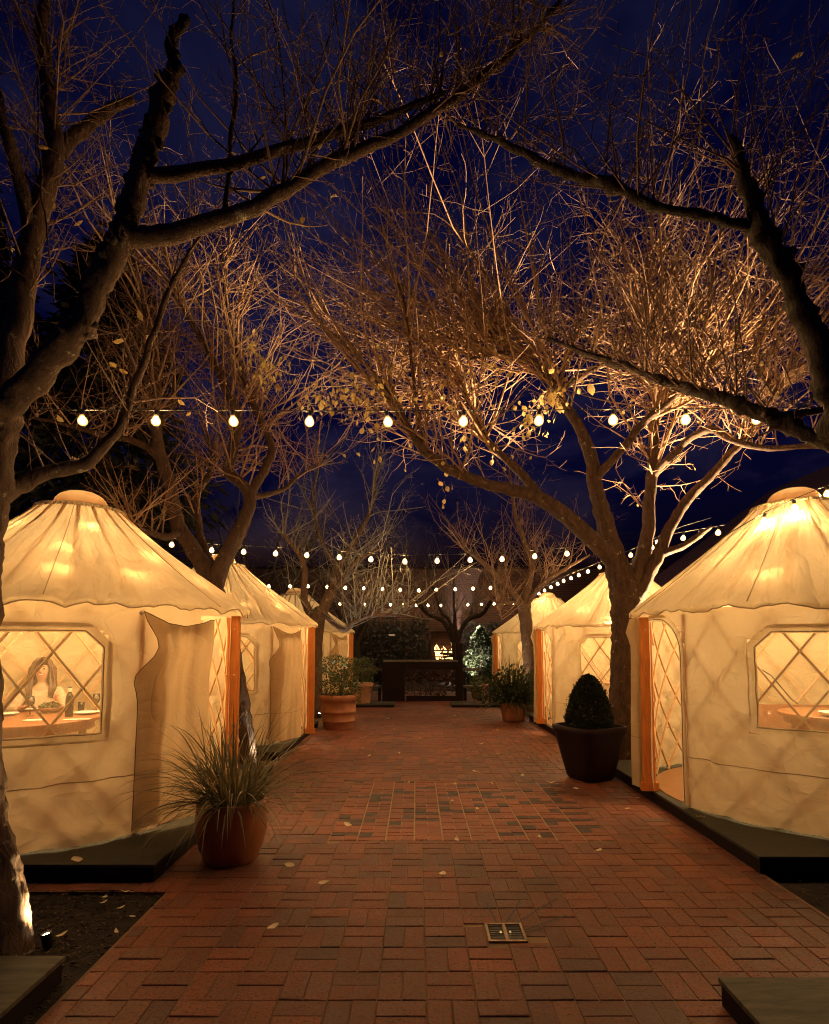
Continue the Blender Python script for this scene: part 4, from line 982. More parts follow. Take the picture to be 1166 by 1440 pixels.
# boxwood in a square tapered pot
p4 = gnd(832, 1098); e = empty('potted_boxwood', p4+Vector((.02, .12, 0)), 'clipped boxwood cone in a dark maroon square tapered pot at right', 'potted plant', 'potted plants along the path', rz=R_(28))
P = MB(); prof = [(.20, 0), (.225, .04), (.265, .22), (.305, .42), (.335, .56), (.355, .60), (.36, .665), (.335, .67), (.325, .64), (.30, .55)]
rows = []
for k in range(48):
    a = 2*pi*k/48; row = []
    for (r, z_) in prof:
        n_ = 7.0; q = r/((abs(cos(a))**n_+abs(sin(a))**n_)**(1/n_)); row.append((q*cos(a), q*sin(a), z_))
    rows.append(row)
P.quad_grid(rows, True); P.build('pot', M['maroon'], e); MB().lathe([(.001, .62), (.3, .61)], n=4).build('soil', M['soil'], e)
g = MB()
for _ in range(15000):
    t = rng.random()**1.1; zz = .60+.68*t; rr = .285*math.sqrt(max(0, 1-t**2.1))*(1-.18*t)*(1 if t > .07 else .86); a = rng.uniform(0, 2*pi)
    q = rr*(.35+.69*rng.random()**.45)*(1+.07*hum(cos(a)*3, sin(a)*3, t*6)); dn = Vector((cos(a), sin(a), .35)); l = rng.uniform(.020, .036)
    leaf(g, Vector((q*cos(a), q*sin(a), zz+rng.uniform(-.015, .02))), dn+rv(.6), dn+rv(.7), l, l*.6, .2)
for _ in range(90):
    t = rng.random(); zz = .64+.6*t; rr = .285*math.sqrt(max(0, 1-t**2.1))*(1-.18*t); a = rng.uniform(0, 2*pi); p = Vector((rr*cos(a), rr*sin(a), zz)); d = Vector((cos(a), sin(a), .8))+rv(.2)
    for k in range(5): leaf(g, p+d.normalized()*.012*k, d+rv(.6), rv(), .022, .013)
g.build('foliage', M['leaf_box'], e)
MB().tube([(0, 0, .55), (0, 0, 1.1)], [.03, .012], 6).build('stem', M['bark_dark'], e)
# fern pot
p5 = gnd(722, 1014); e = empty('potted_fern', p5, 'bushy dark fern with arching fronds in a dark pot before the farthest right yurt', 'potted plant', 'potted plants along the path')
pot_obj([(.001, 0), (.22, 0), (.24, .05), (.29, .36), (.30, .40), (.28, .41), (.27, .37)], 'terra', e); soil_disc(.27, .36, e)
g = MB(); blades(g, 420, (.5, 1.0), (.009, .018), (.1, 1.35), .38, .2, .8); blades(g, 60, (.8, 1.15), (.008, .014), (1.0, 1.5), .4, .15, .3); bush(g, (0, 0, .75), (.5, .5, .42), 700, (.05, .1)); bush(g, (-.55, .1, .7), (.35, .35, .3), 300, (.05, .1))
g.build('foliage', M['leaf_fern'], e)
p6 = gnd(674, 982); e = empty('potted_herb', p6, 'small terracotta pot with low leaves beside the right bench at the path end', 'potted plant', 'potted plants along the path')
pot_obj([(.001, 0), (.2, 0), (.22, .03), (.27, .36), (.30, .38), (.30, .44), (.27, .45), (.25, .42)], 'terra', e); soil_disc(.25, .4, e)
g = MB(); bush(g, (0, 0, .52), (.32, .3, .16), 260, (.05, .09)); g.build('foliage', M['leaf_herb'], e)

# ------------------------------------------------------------------ far end: counter, benches, wall, fireplace
Zc = 17.2; xa = at(538, 905, Zc).x; xb = at(650, 905, Zc).x; zt = at(590, 928, Zc).z
e = empty('garden_counter', ((xa+xb)/2, Zc, 0), 'dark timber counter frame with open middle at the end of the path', 'counter')
W = xb-xa
d = MB().box((-.05, 0, zt-.03), (W-.2, .55, .05)).build('counter_top', M['grey_wood'], e, smooth=False); bevel(d)
MB().box((-W/2+.34, 0, (zt-.06)/2), (.66, .5, zt-.06)).build('side_panel', M['dark_wood'], e, smooth=False)
MB().box((.30, -.2, zt-.17), (W-1.0+.18, .08, .22)).build('apron', M['dark_wood'], e, smooth=False)
MB().box((W/2-.10, 0, .85), (.20, .35, 1.70)).build('post', M['dark_wood'], e, smooth=False)
MB().box((.26, -.18, .075), (W-1.02+.1, .06, .15)).build('kick_board', M['dark_wood'], e, smooth=False)
shrub = empty('ground_shrub', ((xa+xb)/2+.25, Zc+.9, 0), 'low reddish leafy shrub glimpsed through the opening of the dark counter', 'shrub')
g = MB(); bush(g, (0, 0, .45), (.95, .4, .5), 700, (.06, .12)); g.build('foliage', leafmat('reddish_leaf', (.16, .06, .05), (.05, .03, .03), .2), shrub)
MB().tube([(0, 0, 0), (.02, 0, .2), (0, 0, .4)], [.03, .02, .01], 6).build('stem', M['bark_dark'], shrub)
def bench(u0, u1, label):
    a, c = at(u0, 905, Zc).x, at(u1, 905, Zc).x; z1 = at(590, 941, Zc).z
    q = empty('garden_bench', ((a+c)/2, Zc+.1, 0), label, 'bench', 'dark benches beside the counter'); w = c-a
    bevel(MB().box((0, -.05, .42), (w, .4, .05)).build('seat', M['grey_wood'], q, smooth=False))
    bevel(MB().box((0, .2, z1-.02), (w, .05, .09)).build('back_rail', M['grey_wood'], q, smooth=False))
    for sx in (-1, 1):
        MB().box((sx*(w/2-.06), .12, (z1-.07)/2), (.07, .07, z1-.07)).build('leg', M['dark_wood'], q, smooth=False); MB().box((sx*(w/2-.06), -.2, .197), (.07, .07, .394)).build('leg', M['dark_wood'], q, smooth=False)
bench(503, 537, 'dark wooden bench on the left of the timber counter'); bench(651, 678, 'short dark wooden bench on the right of the timber counter, behind the small pot')
Zw = 27.0; x0, x1 = at(360, 905, Zw).x, at(745, 905, Zw).x
zw = at(590, 800, Zw).z
e = empty('brick_wall', (0, Zw, 0), 'long low brick building wall across the end of the path behind the bulbs', 'wall')
fx0, fx1 = at(606, 905, Zw).x, at(644, 905, Zw).x; fz0, fz1 = at(590, 932, Zw).z, at(590, 888, Zw).z
w = MB()
for (a, c, z0, z1) in ((x0-4, fx0, 0, zw), (fx1, x1+8, 0, zw), (fx0, fx1, 0, fz0), (fx0, fx1, fz1, zw)): w.box(((a+c)/2, .2, (z0+z1)/2), (c-a, .4, z1-z0))
w.build('masonry', M['brickwall'], e, smooth=False)
MB().box(((x0+x1)/2+2, .2, zw+.04), (x1-x0+12.2, .5, .08)).build('coping', M['dark_wood'], e, smooth=False)
MB().box(((fx0+fx1)/2, .75, (fz0+fz1)/2), (fx1-fx0, .1, fz1-fz0)).build('firebox_back', M['brickwall'], e, smooth=False)
e = empty('fire', ((fx0+fx1)/2, Zw+.3, fz0), 'burning log fire glowing in the brick wall fireplace', 'fire')
for (x, z_, a) in ((-.2, .1, .1), (.15, .11, -.2), (0, .26, .3), (-.05, .42, -.15)):
    MB().tube([(x-.45, .05, z_-a*.2), (x+.45, -.05, z_+a*.2)], .07, 8).build('log', M['log'], e)
for k in range(18):
    x = rng.uniform(-.5, .45); h = rng.uniform(.2, .75); z0 = rng.uniform(.05, .4); fm = MB(); pts = []; rad = []
    for i in range(9):
        t = i/8; pts.append((x+.09*sin(t*5+k)*t, rng.uniform(-.02, .02), z0+h*t)); rad.append(.085*(1-t)**.8*(.5+t*1.6 if t < .3 else 1)+.002)
    fm.tube(pts, rad, 8); fm.build('flame', M['flame'], e)
e = empty('fire_grate', ((fx0+fx1)/2, Zw-.06, fz0), 'black iron fire grate in front of the burning logs', 'fire grate'); g = MB()
for k in range(3): g.box((0, 0, .28+.3*k), (fx1-fx0+.05, .03, .06))
for k in (-1, 1): g.box((k*(fx1-fx0)/2, 0, .5), (.04, .028, 1.0))
g.build('bars', M['black'], e, smooth=False)
def ivy(xa, xb, z1, label, n, bulge=.35):
    q = empty('ivy_hedge', ((xa+xb)/2, Zw-.35, 0), label, 'hedge', 'ivy on the brick wall'); g = MB(); w = xb-xa
    for _ in range(n):
        x = rng.uniform(-w/2, w/2); zz = rng.random()*z1*(1+.1*hum(x*1.3, z1, 1)); p = Vector((x, -bulge*(.4+.6*abs(hum(x*.9, zz*.9, 3)))+rng.uniform(-.1, .1), zz)); l = rng.uniform(.07, .15)
        leaf(g, p, Vector((rng.gauss(0, .5), -.5, -.7)), Vector((0, -1, .4))+rv(.4), l, l*.8, .3)
    g.build('foliage', M['leaf_ivy'], q); st = MB()
    for k in range(10): x = -w/2+w*(k+.5)/10; st.tube([(x, 0, 0), (x+rng.uniform(-.2, .2), -.05, z1*.5), (x+rng.uniform(-.3, .3), -.02, z1*.9)], [.03, .02, .008], 5)
    st.build('stems', M['bark_dark'], q)
ivy(x0-1, fx0-.15, at(590, 868, Zw).z, 'dark ivy hedge covering the brick wall left of the fire', 5200)
ivy(fx1+.15, x1+2, at(590, 878, Zw).z, 'dark ivy hedge on the brick wall right of the fire', 2600)
bx = at(676, 905, 25.6)
e = empty('lit_bush', (bx.x, 25.6, 0), 'glossy cone-shaped bush lit white from above beside the fire', 'shrub'); g = MB()
for _ in range(2600):
    t = rng.random(); zz = .15+2.3*t; rr = .95*(1-t)**.7*(1+.35*hum(t*7, 3, 1)); a = rng.uniform(0, 2*pi); q = rr*(.5+.5*rng.random()); l = rng.uniform(.09, .17)
    leaf(g, Vector((q*cos(a), q*sin(a), zz)), Vector((cos(a), sin(a), -.3))+rv(.6), Vector((cos(a)*.5, sin(a)*.5, 1))+rv(.4), l, l*.5, .3)
g.build('foliage', M['leaf_gloss'], e); MB().tube([(0, 0, 0), (0, 0, 1.2), (0, 0, 2.2)], [.07, .05, .01], 7).build('trunk', M['bark_dark'], e)
def spot(name, loc, target, w, col, ang, blend=.6, size=.03):
    ld = bpy.data.lights.new(name, 'SPOT'); ld.energy = w; ld.color = col; ld.spot_size = R_(ang); ld.spot_blend = blend; ld.shadow_soft_size = size
    o = bpy.data.objects.new(name, ld); COL.objects.link(o); o.location = loc; o.rotation_euler = (Vector(target)-Vector(loc)).to_track_quat('-Z', 'Y').to_euler(); return o
lz = at(590, 880, 26.4).z+.35
e = empty('wall_lamp', (bx.x-.1, 25.95, lz), 'small hooded wall lamp shining down on the white-lit bush', 'lamp')
MB().lathe([(.001, .16), (.07, .15), (.14, .02), (.145, 0), (.13, .005), (.06, .13)], n=16).build('hood', M['fixture'], e); MB().tube([(0, 0, .15), (0, .1, .2), (0, 1.05, .18)], .015, 6).build('arm', M['fixture'], e)
MB().sphere((0, 0, .04), .05, 10, 6).build('bulb', emit('white_bulb', (1, .88, .7), 70), e)
spot('wall_lamp_light', (bx.x-.1, 25.85, lz-.06), (bx.x, 25.2, 0), 1500, (1, .86, .66), 70)
# small lit ledge lamp left of the counter
e = empty('wall_lamp', at(551, 893, 26.3), 'tiny flat lit ledge lamp on the ivy left of the fire', 'lamp')
MB().box((0, 0, .03), (.32, .12, .04)).build('hood', M['fixture'], e, smooth=False); MB().box((0, -.01, 0), (.28, .09, .015)).build('tube', emit('dim_tube', (1, .62, .3), 1.0), e, smooth=False); MB().box((0, .25, .03), (.05, .4, .03)).build('arm', M['fixture'], e, smooth=False)

# ------------------------------------------------------------------ building on the right with a big roof
e = empty('side_building', (12, 16, 0), 'dark building with a large shingled roof behind the right row of yurts', 'building')
def poly(name, faces, m, thick=None):
    q = MB()
    for f_ in faces: k = len(q.v); q.v.extend([(p[0]-12, p[1]-16, p[2]) for p in f_]); q.f.append(tuple(range(k, k+len(f_))))
    return q.build(name, m, e, smooth=False)
EX, RX, EZ, RZ, Y0, Y1 = 8.6, 14.0, 3.4, 7.6, 3.0, 23.0
ro = poly('roof', [[(EX, Y0, EZ), (EX, Y1, EZ), (RX, Y1-1.0, RZ), (RX, Y0, RZ)]], M['shingle']); so = ro.modifiers.new('t', 'SOLIDIFY'); so.thickness = .12; so.offset = -1
poly('gable', [[(EX+.3, Y1-.6, EZ-.1), (RX+4.6, Y1-.6, EZ-.1), (RX, Y1-1.5, RZ-.2)]], M['brickwall'])
poly('roof', [[(RX+5.4, Y0, EZ), (RX+5.4, Y1, EZ), (RX, Y1-1.0, RZ), (RX, Y0, RZ)]], M['shingle'])
w = MB(); w.box((EX+.4-12+.15, (Y0+Y1)/2-16, (EZ-.2)/2), (.3, Y1-Y0-1, EZ-.2)); w.build('wall', M['brickwall'], e, smooth=False)
w = MB(); w.box((EX-.06-12, (Y0+Y1)/2-16, EZ-.10), (.06, Y1-Y0, .2)); w.build('fascia', pmat('pale_fascia', (.22, .15, .1), None, 5, .7), e, smooth=False)

# ------------------------------------------------------------------ uplights
def uplight(loc, target, w, label, col=(1, .74, .40), ang=70, aim=None):
    e = empty('uplight', loc, label, 'ground light', 'small ground spotlights under the trees')
    d = (Vector(target)-Vector(loc)).normalized(); q = d.to_track_quat('Z', 'Y')
    h = MB().lathe([(.001, -.06), (.022, -.056), (.026, -.04), (.029, .03), (.031, .034), (.027, .035), (.025, .018)], n=16).build('housing', M['fixture'], e); h.rotation_mode = 'QUATERNION'; h.rotation_quaternion = q; h.location = (0, 0, .07)
    l = MB().lathe([(.001, .022), (.025, .020)], n=16).build('lens', M['lens_w'], h, smooth=False)
    MB().tube([(0, 0, -.05), (0, 0, .03)], .006, 6).build('stake', M['fixture'], e)
    spot('uplight_beam', Vector(loc)+Vector((0, 0, .07))+d*.045, target, w, col, ang)
b1 = at(40, 1300, 3.3)
uplight((-2.08, 3.33, -.03), (-2.24, 3.27, 1.0), 95, 'ground light at the foot of the nearest left trunk', (1, .62, .25), 84)
uplight((-2.12, 7.80, -.02), (-2.36, 7.9, 1.9), 45, 'ground light washing the second left trunk white', (1, .84, .56), 62)
uplight((-2.2, 13.05, .03), (-.7, 11.9, 2.6), 170, 'ground light under the third left tree', (1, .86, .66), 80)
uplight((4.9, 9.2, -.02), (2.3, 8.2, 5.7), 10000, 'ground light between the two nearer right yurts shining up the forked tree', (1, .66, .33), 60)
uplight((bx.x-.7, 24.3, 0), (bx.x-.1, 25.6, 1.6), 1000, 'ground light in front of the cone-shaped bush by the fire', (1, .88, .68), 62)
uplight((2.3, 14.1, -.02), (2.7, 14.3, 4.0), 130, 'ground light at the tree before the farthest right yurt', (1, .78, .48), 100)

# ------------------------------------------------------------------ fallen leaves
LM = []
for k in range(4):
    lm = MB(); leaf(lm, Vector((-.03, 0, .004)), Vector((1, 0, .02)), Vector((0, 0, 1)), .065+.01*k, .042, .35+.2*k)
    if k % 2: lm.tube([(-.03, 0, .004), (-.06, .006, .012)], .0012, 4)
    o = lm.build('fallen_leaf', M['leaf_fallen']); LM.append(o)
spots = [(573, 1103), (386, 1306), (408, 1220), (488, 1162), (642, 1182), (622, 1233), (636, 1104), (672, 1140), (758, 1180), (636, 1130), (561, 1061), (520, 1064), (510, 1053), (509, 1040), (556, 1027), (651, 1041), (669, 1087), (676, 1048), (719, 1075), (657, 1068), (714, 1048), (777, 1103), (810, 1111), (769, 1077), (898, 1124), (884, 1139), (700, 1028), (742, 1068), (600, 1010), (640, 1007), (545, 1012), (842, 1199), (690, 1104), (612, 1087), (590, 1040), (455, 1245), (700, 1062), (735, 1092)]
lq = ['pale fallen leaf lying flat on the brick path', 'pale dry leaf resting on the mulch of the left bed']
first = set()
def put_leaf(p, label, sc=1.0):
    k = rng.randrange(4)
    if k not in first: o = LM[k]; first.add(k)
    else: o = LM[k].copy(); COL.objects.link(o)
    o.location = p; o.rotation_euler = (rng.uniform(-.25, .25), rng.uniform(-.25, .25), rng.uniform(0, 6.28)); o.scale = (sc,)*3
    tag(o, label, 'leaf', 'leaves fallen on the bricks' if 'brick' in label else 'leaves fallen on the mulch')
for (u, v) in spots: put_leaf(gnd(u, v)+Vector((0, 0, .006)), lq[0], rng.uniform(.8, 1.4))
for (u, v) in ((147, 1266), (148, 1272), (172, 1280), (186, 1293), (164, 1316), (90, 1318), (178, 1258)): put_leaf(gnd(u, v, .01)+Vector((0, 0, .012)), lq[1], rng.uniform(.55, .9))
o = LM[0].copy(); COL.objects.link(o); tag(o, 'brown leaf on the edge of the front left platform', 'leaf', 'leaves on the platforms'); o.location = gnd(106, 1213, FZ)+Vector((0, 0, .012)); o.rotation_euler = (.5, .3, 1)
o = LM[1].copy(); COL.objects.link(o); tag(o, 'dry leaf under the skirt of the front right yurt', 'leaf', 'leaves on the platforms'); o.location = gnd(985, 1152, FZ)+Vector((0, 0, .012)); o.rotation_euler = (.3, .3, 2)

# ------------------------------------------------------------------ inside the yurts
FL = FZ+.012
def round_table(x, y, r, zt, label):
    e = empty('dining_table', (x, y, FL), label, 'table', 'tables inside the yurts'); zt -= FL
    t = MB().lathe([(.001, zt), (r-.006, zt), (r, zt-.006), (r, zt-.035), (.001, zt-.035)], n=40).build('tabletop', M['table'], e); auto_smooth(t)
    a = MB().lathe([(r-.09, zt-.036), (r-.06, zt-.036), (r-.06, zt-.115), (r-.09, zt-.115)], n=32).build('apron', M['table'], e); auto_smooth(a)
    for k in range(4):
        an = pi/4+k*pi/2; MB().box(((r-.16)*cos(an), (r-.16)*sin(an), (zt-.04)/2), (.06, .06, zt-.04), an).build('leg', M['table'], e, smooth=False)
    return e
def plate(x, y, z, r, label): o = MB().lathe([(.001, .004), (r*.6, .004), (r*.72, .010), (r, .022), (r, .026), (r*.7, .016), (r*.58, .010), (.001, .010)], n=28).build('dinner_plate', M['white']); o.location = (x, y, z); return tag(o, label, 'plate', 'white plates on the table')
def bowl(x, y, z, r, h, m, label): o = MB().lathe([(.001, 0), (r*.55, 0), (r*.85, h*.45), (r, h), (r*.95, h), (r*.8, h*.5), (r*.5, .012), (.001, .012)], n=28).build('serving_bowl', M[m]); o.location = (x, y, z); return tag(o, label, 'bowl')
def wineglass(x, y, z, label, full=True):
    e = empty('wine_glass', (x, y, z), label, 'wine glass', 'wine glasses on the left table')
    MB().lathe([(.001, .002), (.034, .002), (.034, .004), (.005, .008), (.004, .09), (.012, .098), (.034, .125), (.039, .155), (.033, .205), (.032, .205), (.038, .155), (.033, .127), (.010, .101)], n=20).build('glass', M['glass'], e)
    if full: MB().lathe([(.001, .103), (.011, .104), (.031, .128), (.0355, .150), (.001, .150)], n=18).build('wine', M['wine'], e)
    return e
def tumbler(x, y, z, label):
    o = MB().lathe([(.001, .003), (.030, .003), (.037, .10), (.035, .10), (.029, .008), (.001, .008)], n=20).build('tumbler', M['glass']); o.location = (x, y, z); return tag(o, label, 'glass')
def napkin(x, y, z, w, d, rz, label):
    q = MB(); q.quad_grid([[(-w/2+w*i/6, -d/2+d*j/6, .004+.006*abs(hum(i*.7, j*.7, x*9))) for j in range(7)] for i in range(7)]); o = q.build('napkin', M['linen']); o.location = (x, y, z); o.rotation_euler = (0, 0, rz)
    s = o.modifiers.new('t', 'SOLIDIFY'); s.thickness = .006; return tag(o, label, 'napkin', 'white napkins on the left table')
TZ = .945; TX, TY = -3.98, 5.83
round_table(TX, TY, .70, TZ, 'round wooden dining table set for dinner in the front left yurt')
def tp(u, v): p = gnd(u, v, TZ); return p.x, p.y
x, y = tp(8, 1006); plate(x, y, TZ, .12, 'white plate with food in front of the woman, leftmost in the window')
x, y = tp(42, 999); plate(x, y, TZ, .125, 'white plate nearest the smiling woman')
x, y = tp(122, 1004); plate(x, y, TZ, .13, 'white plate at the right end of the table, behind the napkin')
x, y = tp(71, 1002); bowl(x, y, TZ, .125, .06, 'bowl', 'wooden salad bowl in the middle of the set table'); bb = MB(); bush(bb, (0, 0, .058), (.085, .085, .022), 70, (.03, .06)); o = bb.build('salad', M['leaf_herb']); o.location = (x, y, TZ); tag(o, 'green salad heaped in the wooden bowl', 'salad')
x, y = tp(48, 1013); napkin(x, y, TZ, .17, .10, .1, 'folded white napkin in front of the wine glass')
x, y = tp(108, 1012); napkin(x, y, TZ, .24, .08, .15, 'long folded white napkin in front of the bottle and plate')
x, y = tp(42, 1007); wineglass(x, y, TZ, 'glass of red wine standing before the woman')
x, y = tp(135, 1002); wineglass(x, y, TZ, 'glass of red wine at the right edge of the window')
x, y = tp(114, 1000); tumbler(x, y, TZ, 'plain water tumbler between the bottle and the right wine glass')
x, y = tp(97, 1008)
e = empty('wine_bottle', (x, y, TZ), 'dark wine bottle standing on the table in the left yurt window', 'bottle')
MB().lathe([(.001, .001), (.036, .002), (.038, .008), (.038, .19), (.033, .215), (.018, .243), (.0145, .255), (.0145, .262)], n=24).build('glass', M['bottle'], e)
MB().lathe([(.0155, .258), (.0155, .292), (.0145, .295)], n=16).build('neck_band', M['linen'], e); MB().lathe([(.0145, .295), (.0165, .297), (.0165, .308), (.001, .31)], n=16).build('cap', M['bottle'], e)
x, y = tp(83, 996); o = MB().lathe([(.001, 0), (.040, .001), (.045, .10), (.046, .155), (.043, .155), (.04, .02), (.001, .02)], n=22).build('candle_cup', M['redcup']); o.location = (x, y, TZ); tag(o, 'red cup beside the dark wine bottle', 'cup')
# the other tables
round_table(4.72, 6.35, .62, .93, 'round wooden table seen through the window of the front right yurt')
bowl(4.42, 6.05, .93, .16, .05, 'white', 'wide pale bowl on the table in the front right yurt')
x, y = 4.72, 6.0; o = plate(x, y, .93, .15, 'white plate on the table in the front right yurt, right of the bowl')
e = empty('storage_bench', (4.65, 7.05, FL), 'low wooden bench box against the back wall of the front right yurt', 'bench', rz=R_(-8))
bevel(MB().box((0, 0, .41), (1.0, .36, .04)).build('seat', M['table'], e, smooth=False)); MB().box((0, 0, .195), (.96, .32, .39)).build('box', M['floor'], e, smooth=False); bevel(MB().box((0, .17, .62), (1.0, .03, .36)).build('backrest', M['table'], e, smooth=False))
cb = MB(); cb.tube([at(u, v, Z) for (u, v, Z) in ((1068, 940, 5.25), (1085, 950, 5.4), (1100, 968, 5.6), (1112, 982, 5.8), (1122, 990, 5.95))], .006, 6); tag(cb.build('cable', M['black']), 'dark cable hanging behind the window of the front right yurt', 'cable')
round_table(4.35, 11.4, .65, .93, 'round wooden table inside the middle right yurt')
o = MB(); o.box((0, 0, .12), (.28, .2, .24)); o = bevel(o.build('wooden_crate', M['table'], smooth=False)); o.location = (4.1, 11.2, .932); tag(o, 'small wooden crate on the table in the middle right yurt', 'crate')
round_table(-3.9, 10.1, .62, .93, 'round wooden table inside the middle left yurt')
o = MB(); o.box((0, 0, .11), (.26, .2, .22)); o = bevel(o.build('wooden_crate', M['table'], smooth=False)); o.location = (-3.42, 9.85, .932); tag(o, 'small wooden crate on the table in the middle left yurt', 'crate')

# ------------------------------------------------------------------ the woman at the table
def skin_obj(name, verts, edges, radii, m, parent, root=0, sub=2):
    me = bpy.data.meshes.new(name); me.from_pydata(verts, edges, []); me.update(); o = bpy.data.objects.new(name, me); COL.objects.link(o)
    if parent: o.parent = parent
    s = o.modifiers.new('skin', 'SKIN'); s.use_smooth_shade = True
    import bmesh
    bm = bmesh.new(); bm.from_mesh(me); ly = bm.verts.layers.skin.verify(); bm.verts.ensure_lookup_table()
    for i, v in enumerate(bm.verts):
        r = radii[i]; v[ly].radius = r if isinstance(r, tuple) else (r, r); v[ly].use_root = (i == root)
    bm.to_mesh(me); bm.free()
    u = o.modifiers.new('sub', 'SUBSURF'); u.levels = sub; u.render_levels = sub
    me.materials.append(m); return o
WX, WY = -4.38, 6.72
e = empty('person', (WX, WY, FL), 'smiling woman with long brown hair and cream lace blouse seated at the left yurt table', 'person', rz=R_(25))
ve = []; ed = []; ra = []
def add(p, r, par=None):
    ve.append(p); ra.append(r)
    if par is not None: ed.append((par, len(ve)-1))
    return len(ve)-1
pel = add((0, 0, .56), (.15, .11)); bel = add((0, -.02, .72), (.125, .09), pel); chs = add((0, -.03, .90), (.145, .10), bel); upc = add((0, -.03, 1.0), (.12, .075), chs)
nk = add((0, -.035, 1.10), .046, upc); nk2 = add((0, -.05, 1.155), .046, nk); jaw = add((0, -.070, 1.185), (.062, .062), nk2); fac = add((0, -.062, 1.255), (.072, .082), jaw); crn = add((0, -.052, 1.32), (.070, .080), fac)
hands = []
for s in (-1, 1):
    sh = add((s*.165, -.03, 1.00), .055, upc)
    if s < 0: el = (-.27, -.17, .80); wr_ = (-.10, -.36, .865)
    else: el = (.29, -.20, .80); wr_ = (.19, -.42, .90)
    ea = add(((s*.165+el[0])/2, (-.03+el[1])/2, (1.0+el[2])/2), .045, sh); eb = add(el, .038, ea); w1 = add(tuple((el[i]*.45+wr_[i]*.55) for i in range(3)), .032, eb); w2 = add(wr_, .023, w1)
    dv = (Vector(wr_)-Vector(el)).normalized(); si = dv.cross(Vector((0, 0, 1))).normalized(); upn = si.cross(dv)
    pm = Vector(wr_)+dv*.055; pi2 = add(tuple(pm), (.030, .014), w2)
    for k, (off, ln) in enumerate(((-.027, .066), (-.009, .075), (.009, .071), (.027, .055))):
        a0 = pm+si*off+dv*.028; f1 = add(tuple(a0), .0085, pi2); f2 = add(tuple(a0+dv*ln*.5-upn*.008), .0078, f1); add(tuple(a0+dv*ln*.8-upn*.034), .0068, f2)
    t1_ = add(tuple(Vector(wr_)+dv*.028+si*(.026*-s)), .0095, w2); add(tuple(Vector(wr_)+dv*.062+si*(.052*-s)-upn*.012), .008, t1_)
    hp = add((s*.10, -.03, .53), .085, pel); kn = add((s*.12, -.44, .54), .062, hp); cf = add((s*.12, -.43, .30), .052, kn); an_ = add((s*.12, -.40, .07), .036, cf); add((s*.12, -.52, .035), .034, an_)
skin_obj('body', ve, ed, ra, M['skin'], e)
# face
MB().tube([(0, -.142, 1.278), (0, -.153, 1.258), (0, -.160, 1.238), (0, -.148, 1.230)], [.006, .009, .012, .007], 8).build('nose', M['skin'], e)
for s in (-1, 1):
    MB().sphere((s*.030, -.137, 1.272), .0095, 10, 6).build('eye', M['eye'], e)
    MB().tube([(s*.013, -.146, 1.292), (s*.030, -.146, 1.299), (s*.050, -.130, 1.291)], [.003, .0042, .002], 5).build('eyebrow', M['hair'], e)
MB().tube([(-.036, -.124, 1.213), (-.022, -.137, 1.202), (0, -.142, 1.197), (.022, -.137, 1.202), (.036, -.124, 1.213)], [.003, .007, .009, .007, .003], 8).build('lips', M['lips'], e)
MB().tube([(-.024, -.139, 1.209), (0, -.147, 1.204), (.024, -.139, 1.209)], [.002, .0045, .002], 6).build('teeth', M['teeth'], e)
# hair
h = MB()
rows = []
for i in range(25):
    a = pi*(-.14)+pi*1.28*i/24; row = []
    for k in range(15):
        t = k/14
        if t < .4: ph = t/.4*pi/2; rx = .094*sin(ph); ry = .105*sin(ph); zz = 1.305+.098*cos(ph)-.012
        else: q = (t-.4)/.6; rx = .094+.040*sin(q*pi*.8)+.012*hum(i*.6, q*3, 3); ry = .105+.01*q; zz = 1.293-q*.36
        x_ = rx*cos(a)*(1+.05*sin(i*2.1)); y_ = -.045+ry*sin(a)*(1+.05*sin(i*2.1))-(.05*max(0, t-.55) if sin(a) < .4 else 0)
        row.append((x_, y_, zz))
    rows.append(row)
h.quad_grid(rows)
for s in (-1, 1):
    for k in range(12):
        x0 = s*(.060+.004*k); h.tube([(s*.010, -.100+.006*k, 1.398), (s*.060, -.094+.006*k, 1.360), (x0+s*.026, -.078+.005*k, 1.27), (x0+s*.028, -.082+.004*k, 1.16), (x0+s*.034+s*.014*sin(k), -.12, 1.06), (x0+s*.022, -.14, .95)], [.008, .013, .013, .015, .016, .006], 6)
ho = h.build('hair', M['hair'], e); so = ho.modifiers.new('t', 'SOLIDIFY'); so.thickness = .016
# blouse
bv = []; be = []; br = []
def addb(p, r, par=None):
    bv.append(p); br.append(r)
    if par is not None: be.append((par, len(bv)-1))
    return len(bv)-1
q0 = addb((0, 0, .57), (.168, .128)); q1 = addb((0, -.02, .72), (.143, .108), q0); q2 = addb((0, -.032, .90), (.163, .118), q1); q3 = addb((0, -.03, 1.02), (.130, .080), q2)
for s in (-1, 1):
    el = (-.27, -.17, .80) if s < 0 else (.29, -.20, .80); wr_ = (-.10, -.36, .865) if s < 0 else (.19, -.42, .90)
    a1 = addb((s*.168, -.03, 1.005), .068, q3); a2 = addb(((s*.165+el[0])/2, (-.03+el[1])/2, (1.0+el[2])/2), .062, a1); a3 = addb(el, .056, a2); addb(tuple(el[i]*.3+wr_[i]*.7 for i in range(3)), .044, a3)
skin_obj('blouse', bv, be, br, M['blouse'], e)
c = empty('chair', (WX, WY+.02, FL), 'plain wooden chair under the smiling woman', 'chair', rz=R_(12))
MB().box((0, 0, .425), (.42, .40, .03)).build('seat', M['table'], c, smooth=False); MB().box((0, .20, .70), (.40, .025, .34)).build('backrest', M['table'], c, smooth=False)
for sx in (-1, 1):
    for sy in (-1, 1): MB().box((sx*.18, sy*.17, .205), (.035, .035, .41)).build('leg', M['table'], c, smooth=False)

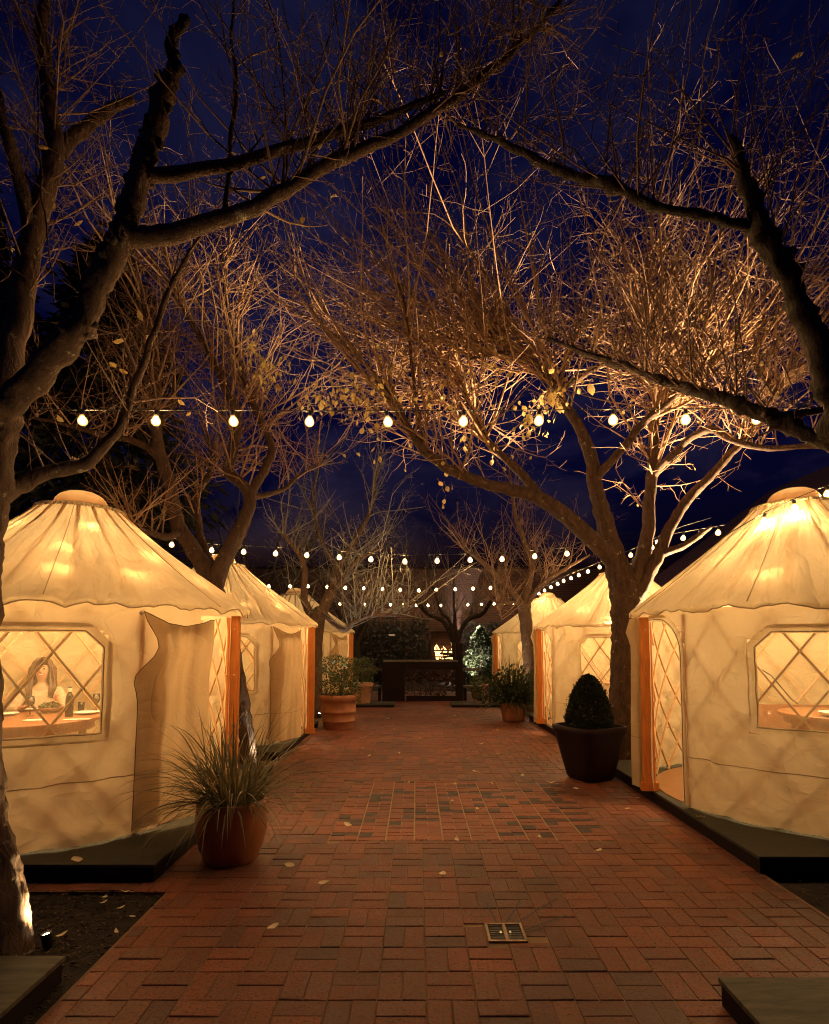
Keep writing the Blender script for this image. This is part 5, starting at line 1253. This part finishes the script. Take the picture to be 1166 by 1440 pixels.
# ------------------------------------------------------------------ sky, dusk sun, render settings
w = bpy.data.worlds.new('World'); scene.world = w; w.use_nodes = True; nt = w.node_tree; nt.nodes.clear()
out = nt.nodes.new('ShaderNodeOutputWorld'); bg = nt.nodes.new('ShaderNodeBackground'); sky = nt.nodes.new('ShaderNodeTexSky')
SUN_EL, SUN_ROT = R_(-2.4), R_(180)
sky.sky_type = 'NISHITA'; sky.sun_disc = False; sky.sun_elevation = SUN_EL; sky.sun_rotation = SUN_ROT
tc = nt.nodes.new('ShaderNodeTexCoord')
mpn = nt.nodes.new('ShaderNodeMapping'); mpn.inputs['Scale'].default_value = (1.6, 1.0, 3.0); L(nt, tc.outputs['Generated'], mpn.inputs[0])
cn = noise(nt, 1.8, 6, .6, mpn.outputs[0], .6)
cf = ramp(nt, cn, [(.43, (0, 0, 0)), (.76, (1, 1, 1))])
tint = N(nt, 'ShaderNodeMix', data_type='RGBA'); L(nt, cf, tint.inputs[0])
tint.inputs[6].default_value = (.07, .085, .90, 1); tint.inputs[7].default_value = (1.02, .92, 2.4, 1)
mul = N(nt, 'ShaderNodeMix', data_type='RGBA', blend_type='MULTIPLY'); mul.inputs[0].default_value = 1
L(nt, sky.outputs[0], mul.inputs[6]); L(nt, tint.outputs[2], mul.inputs[7]); L(nt, mul.outputs[2], bg.inputs[0])
bg.inputs[1].default_value = .10; L(nt, bg.outputs[0], out.inputs[0])
sd = bpy.data.lights.new('sun', 'SUN'); sd.energy = .004; sd.angle = R_(10); sd.color = (.6, .7, 1.0); so = bpy.data.objects.new('sun', sd); COL.objects.link(so); so.rotation_euler = (R_(50), 0, R_(160))
scene.view_settings.view_transform = 'Standard'; scene.view_settings.look = 'None'; scene.view_settings.exposure = 0.8; scene.view_settings.gamma = 1
cy = scene.cycles
cy.filter_width = 1.1; cy.use_denoising = True; cy.denoiser = 'OPENIMAGEDENOISE'; cy.max_bounces = 7; cy.diffuse_bounces = 4; cy.glossy_bounces = 2; cy.transmission_bounces = 5; cy.transparent_max_bounces = 10
cy.sample_clamp_indirect = 3.0; cy.sample_clamp_direct = 0; cy.use_light_tree = True; cy.caustics_reflective = False; cy.caustics_refractive = False
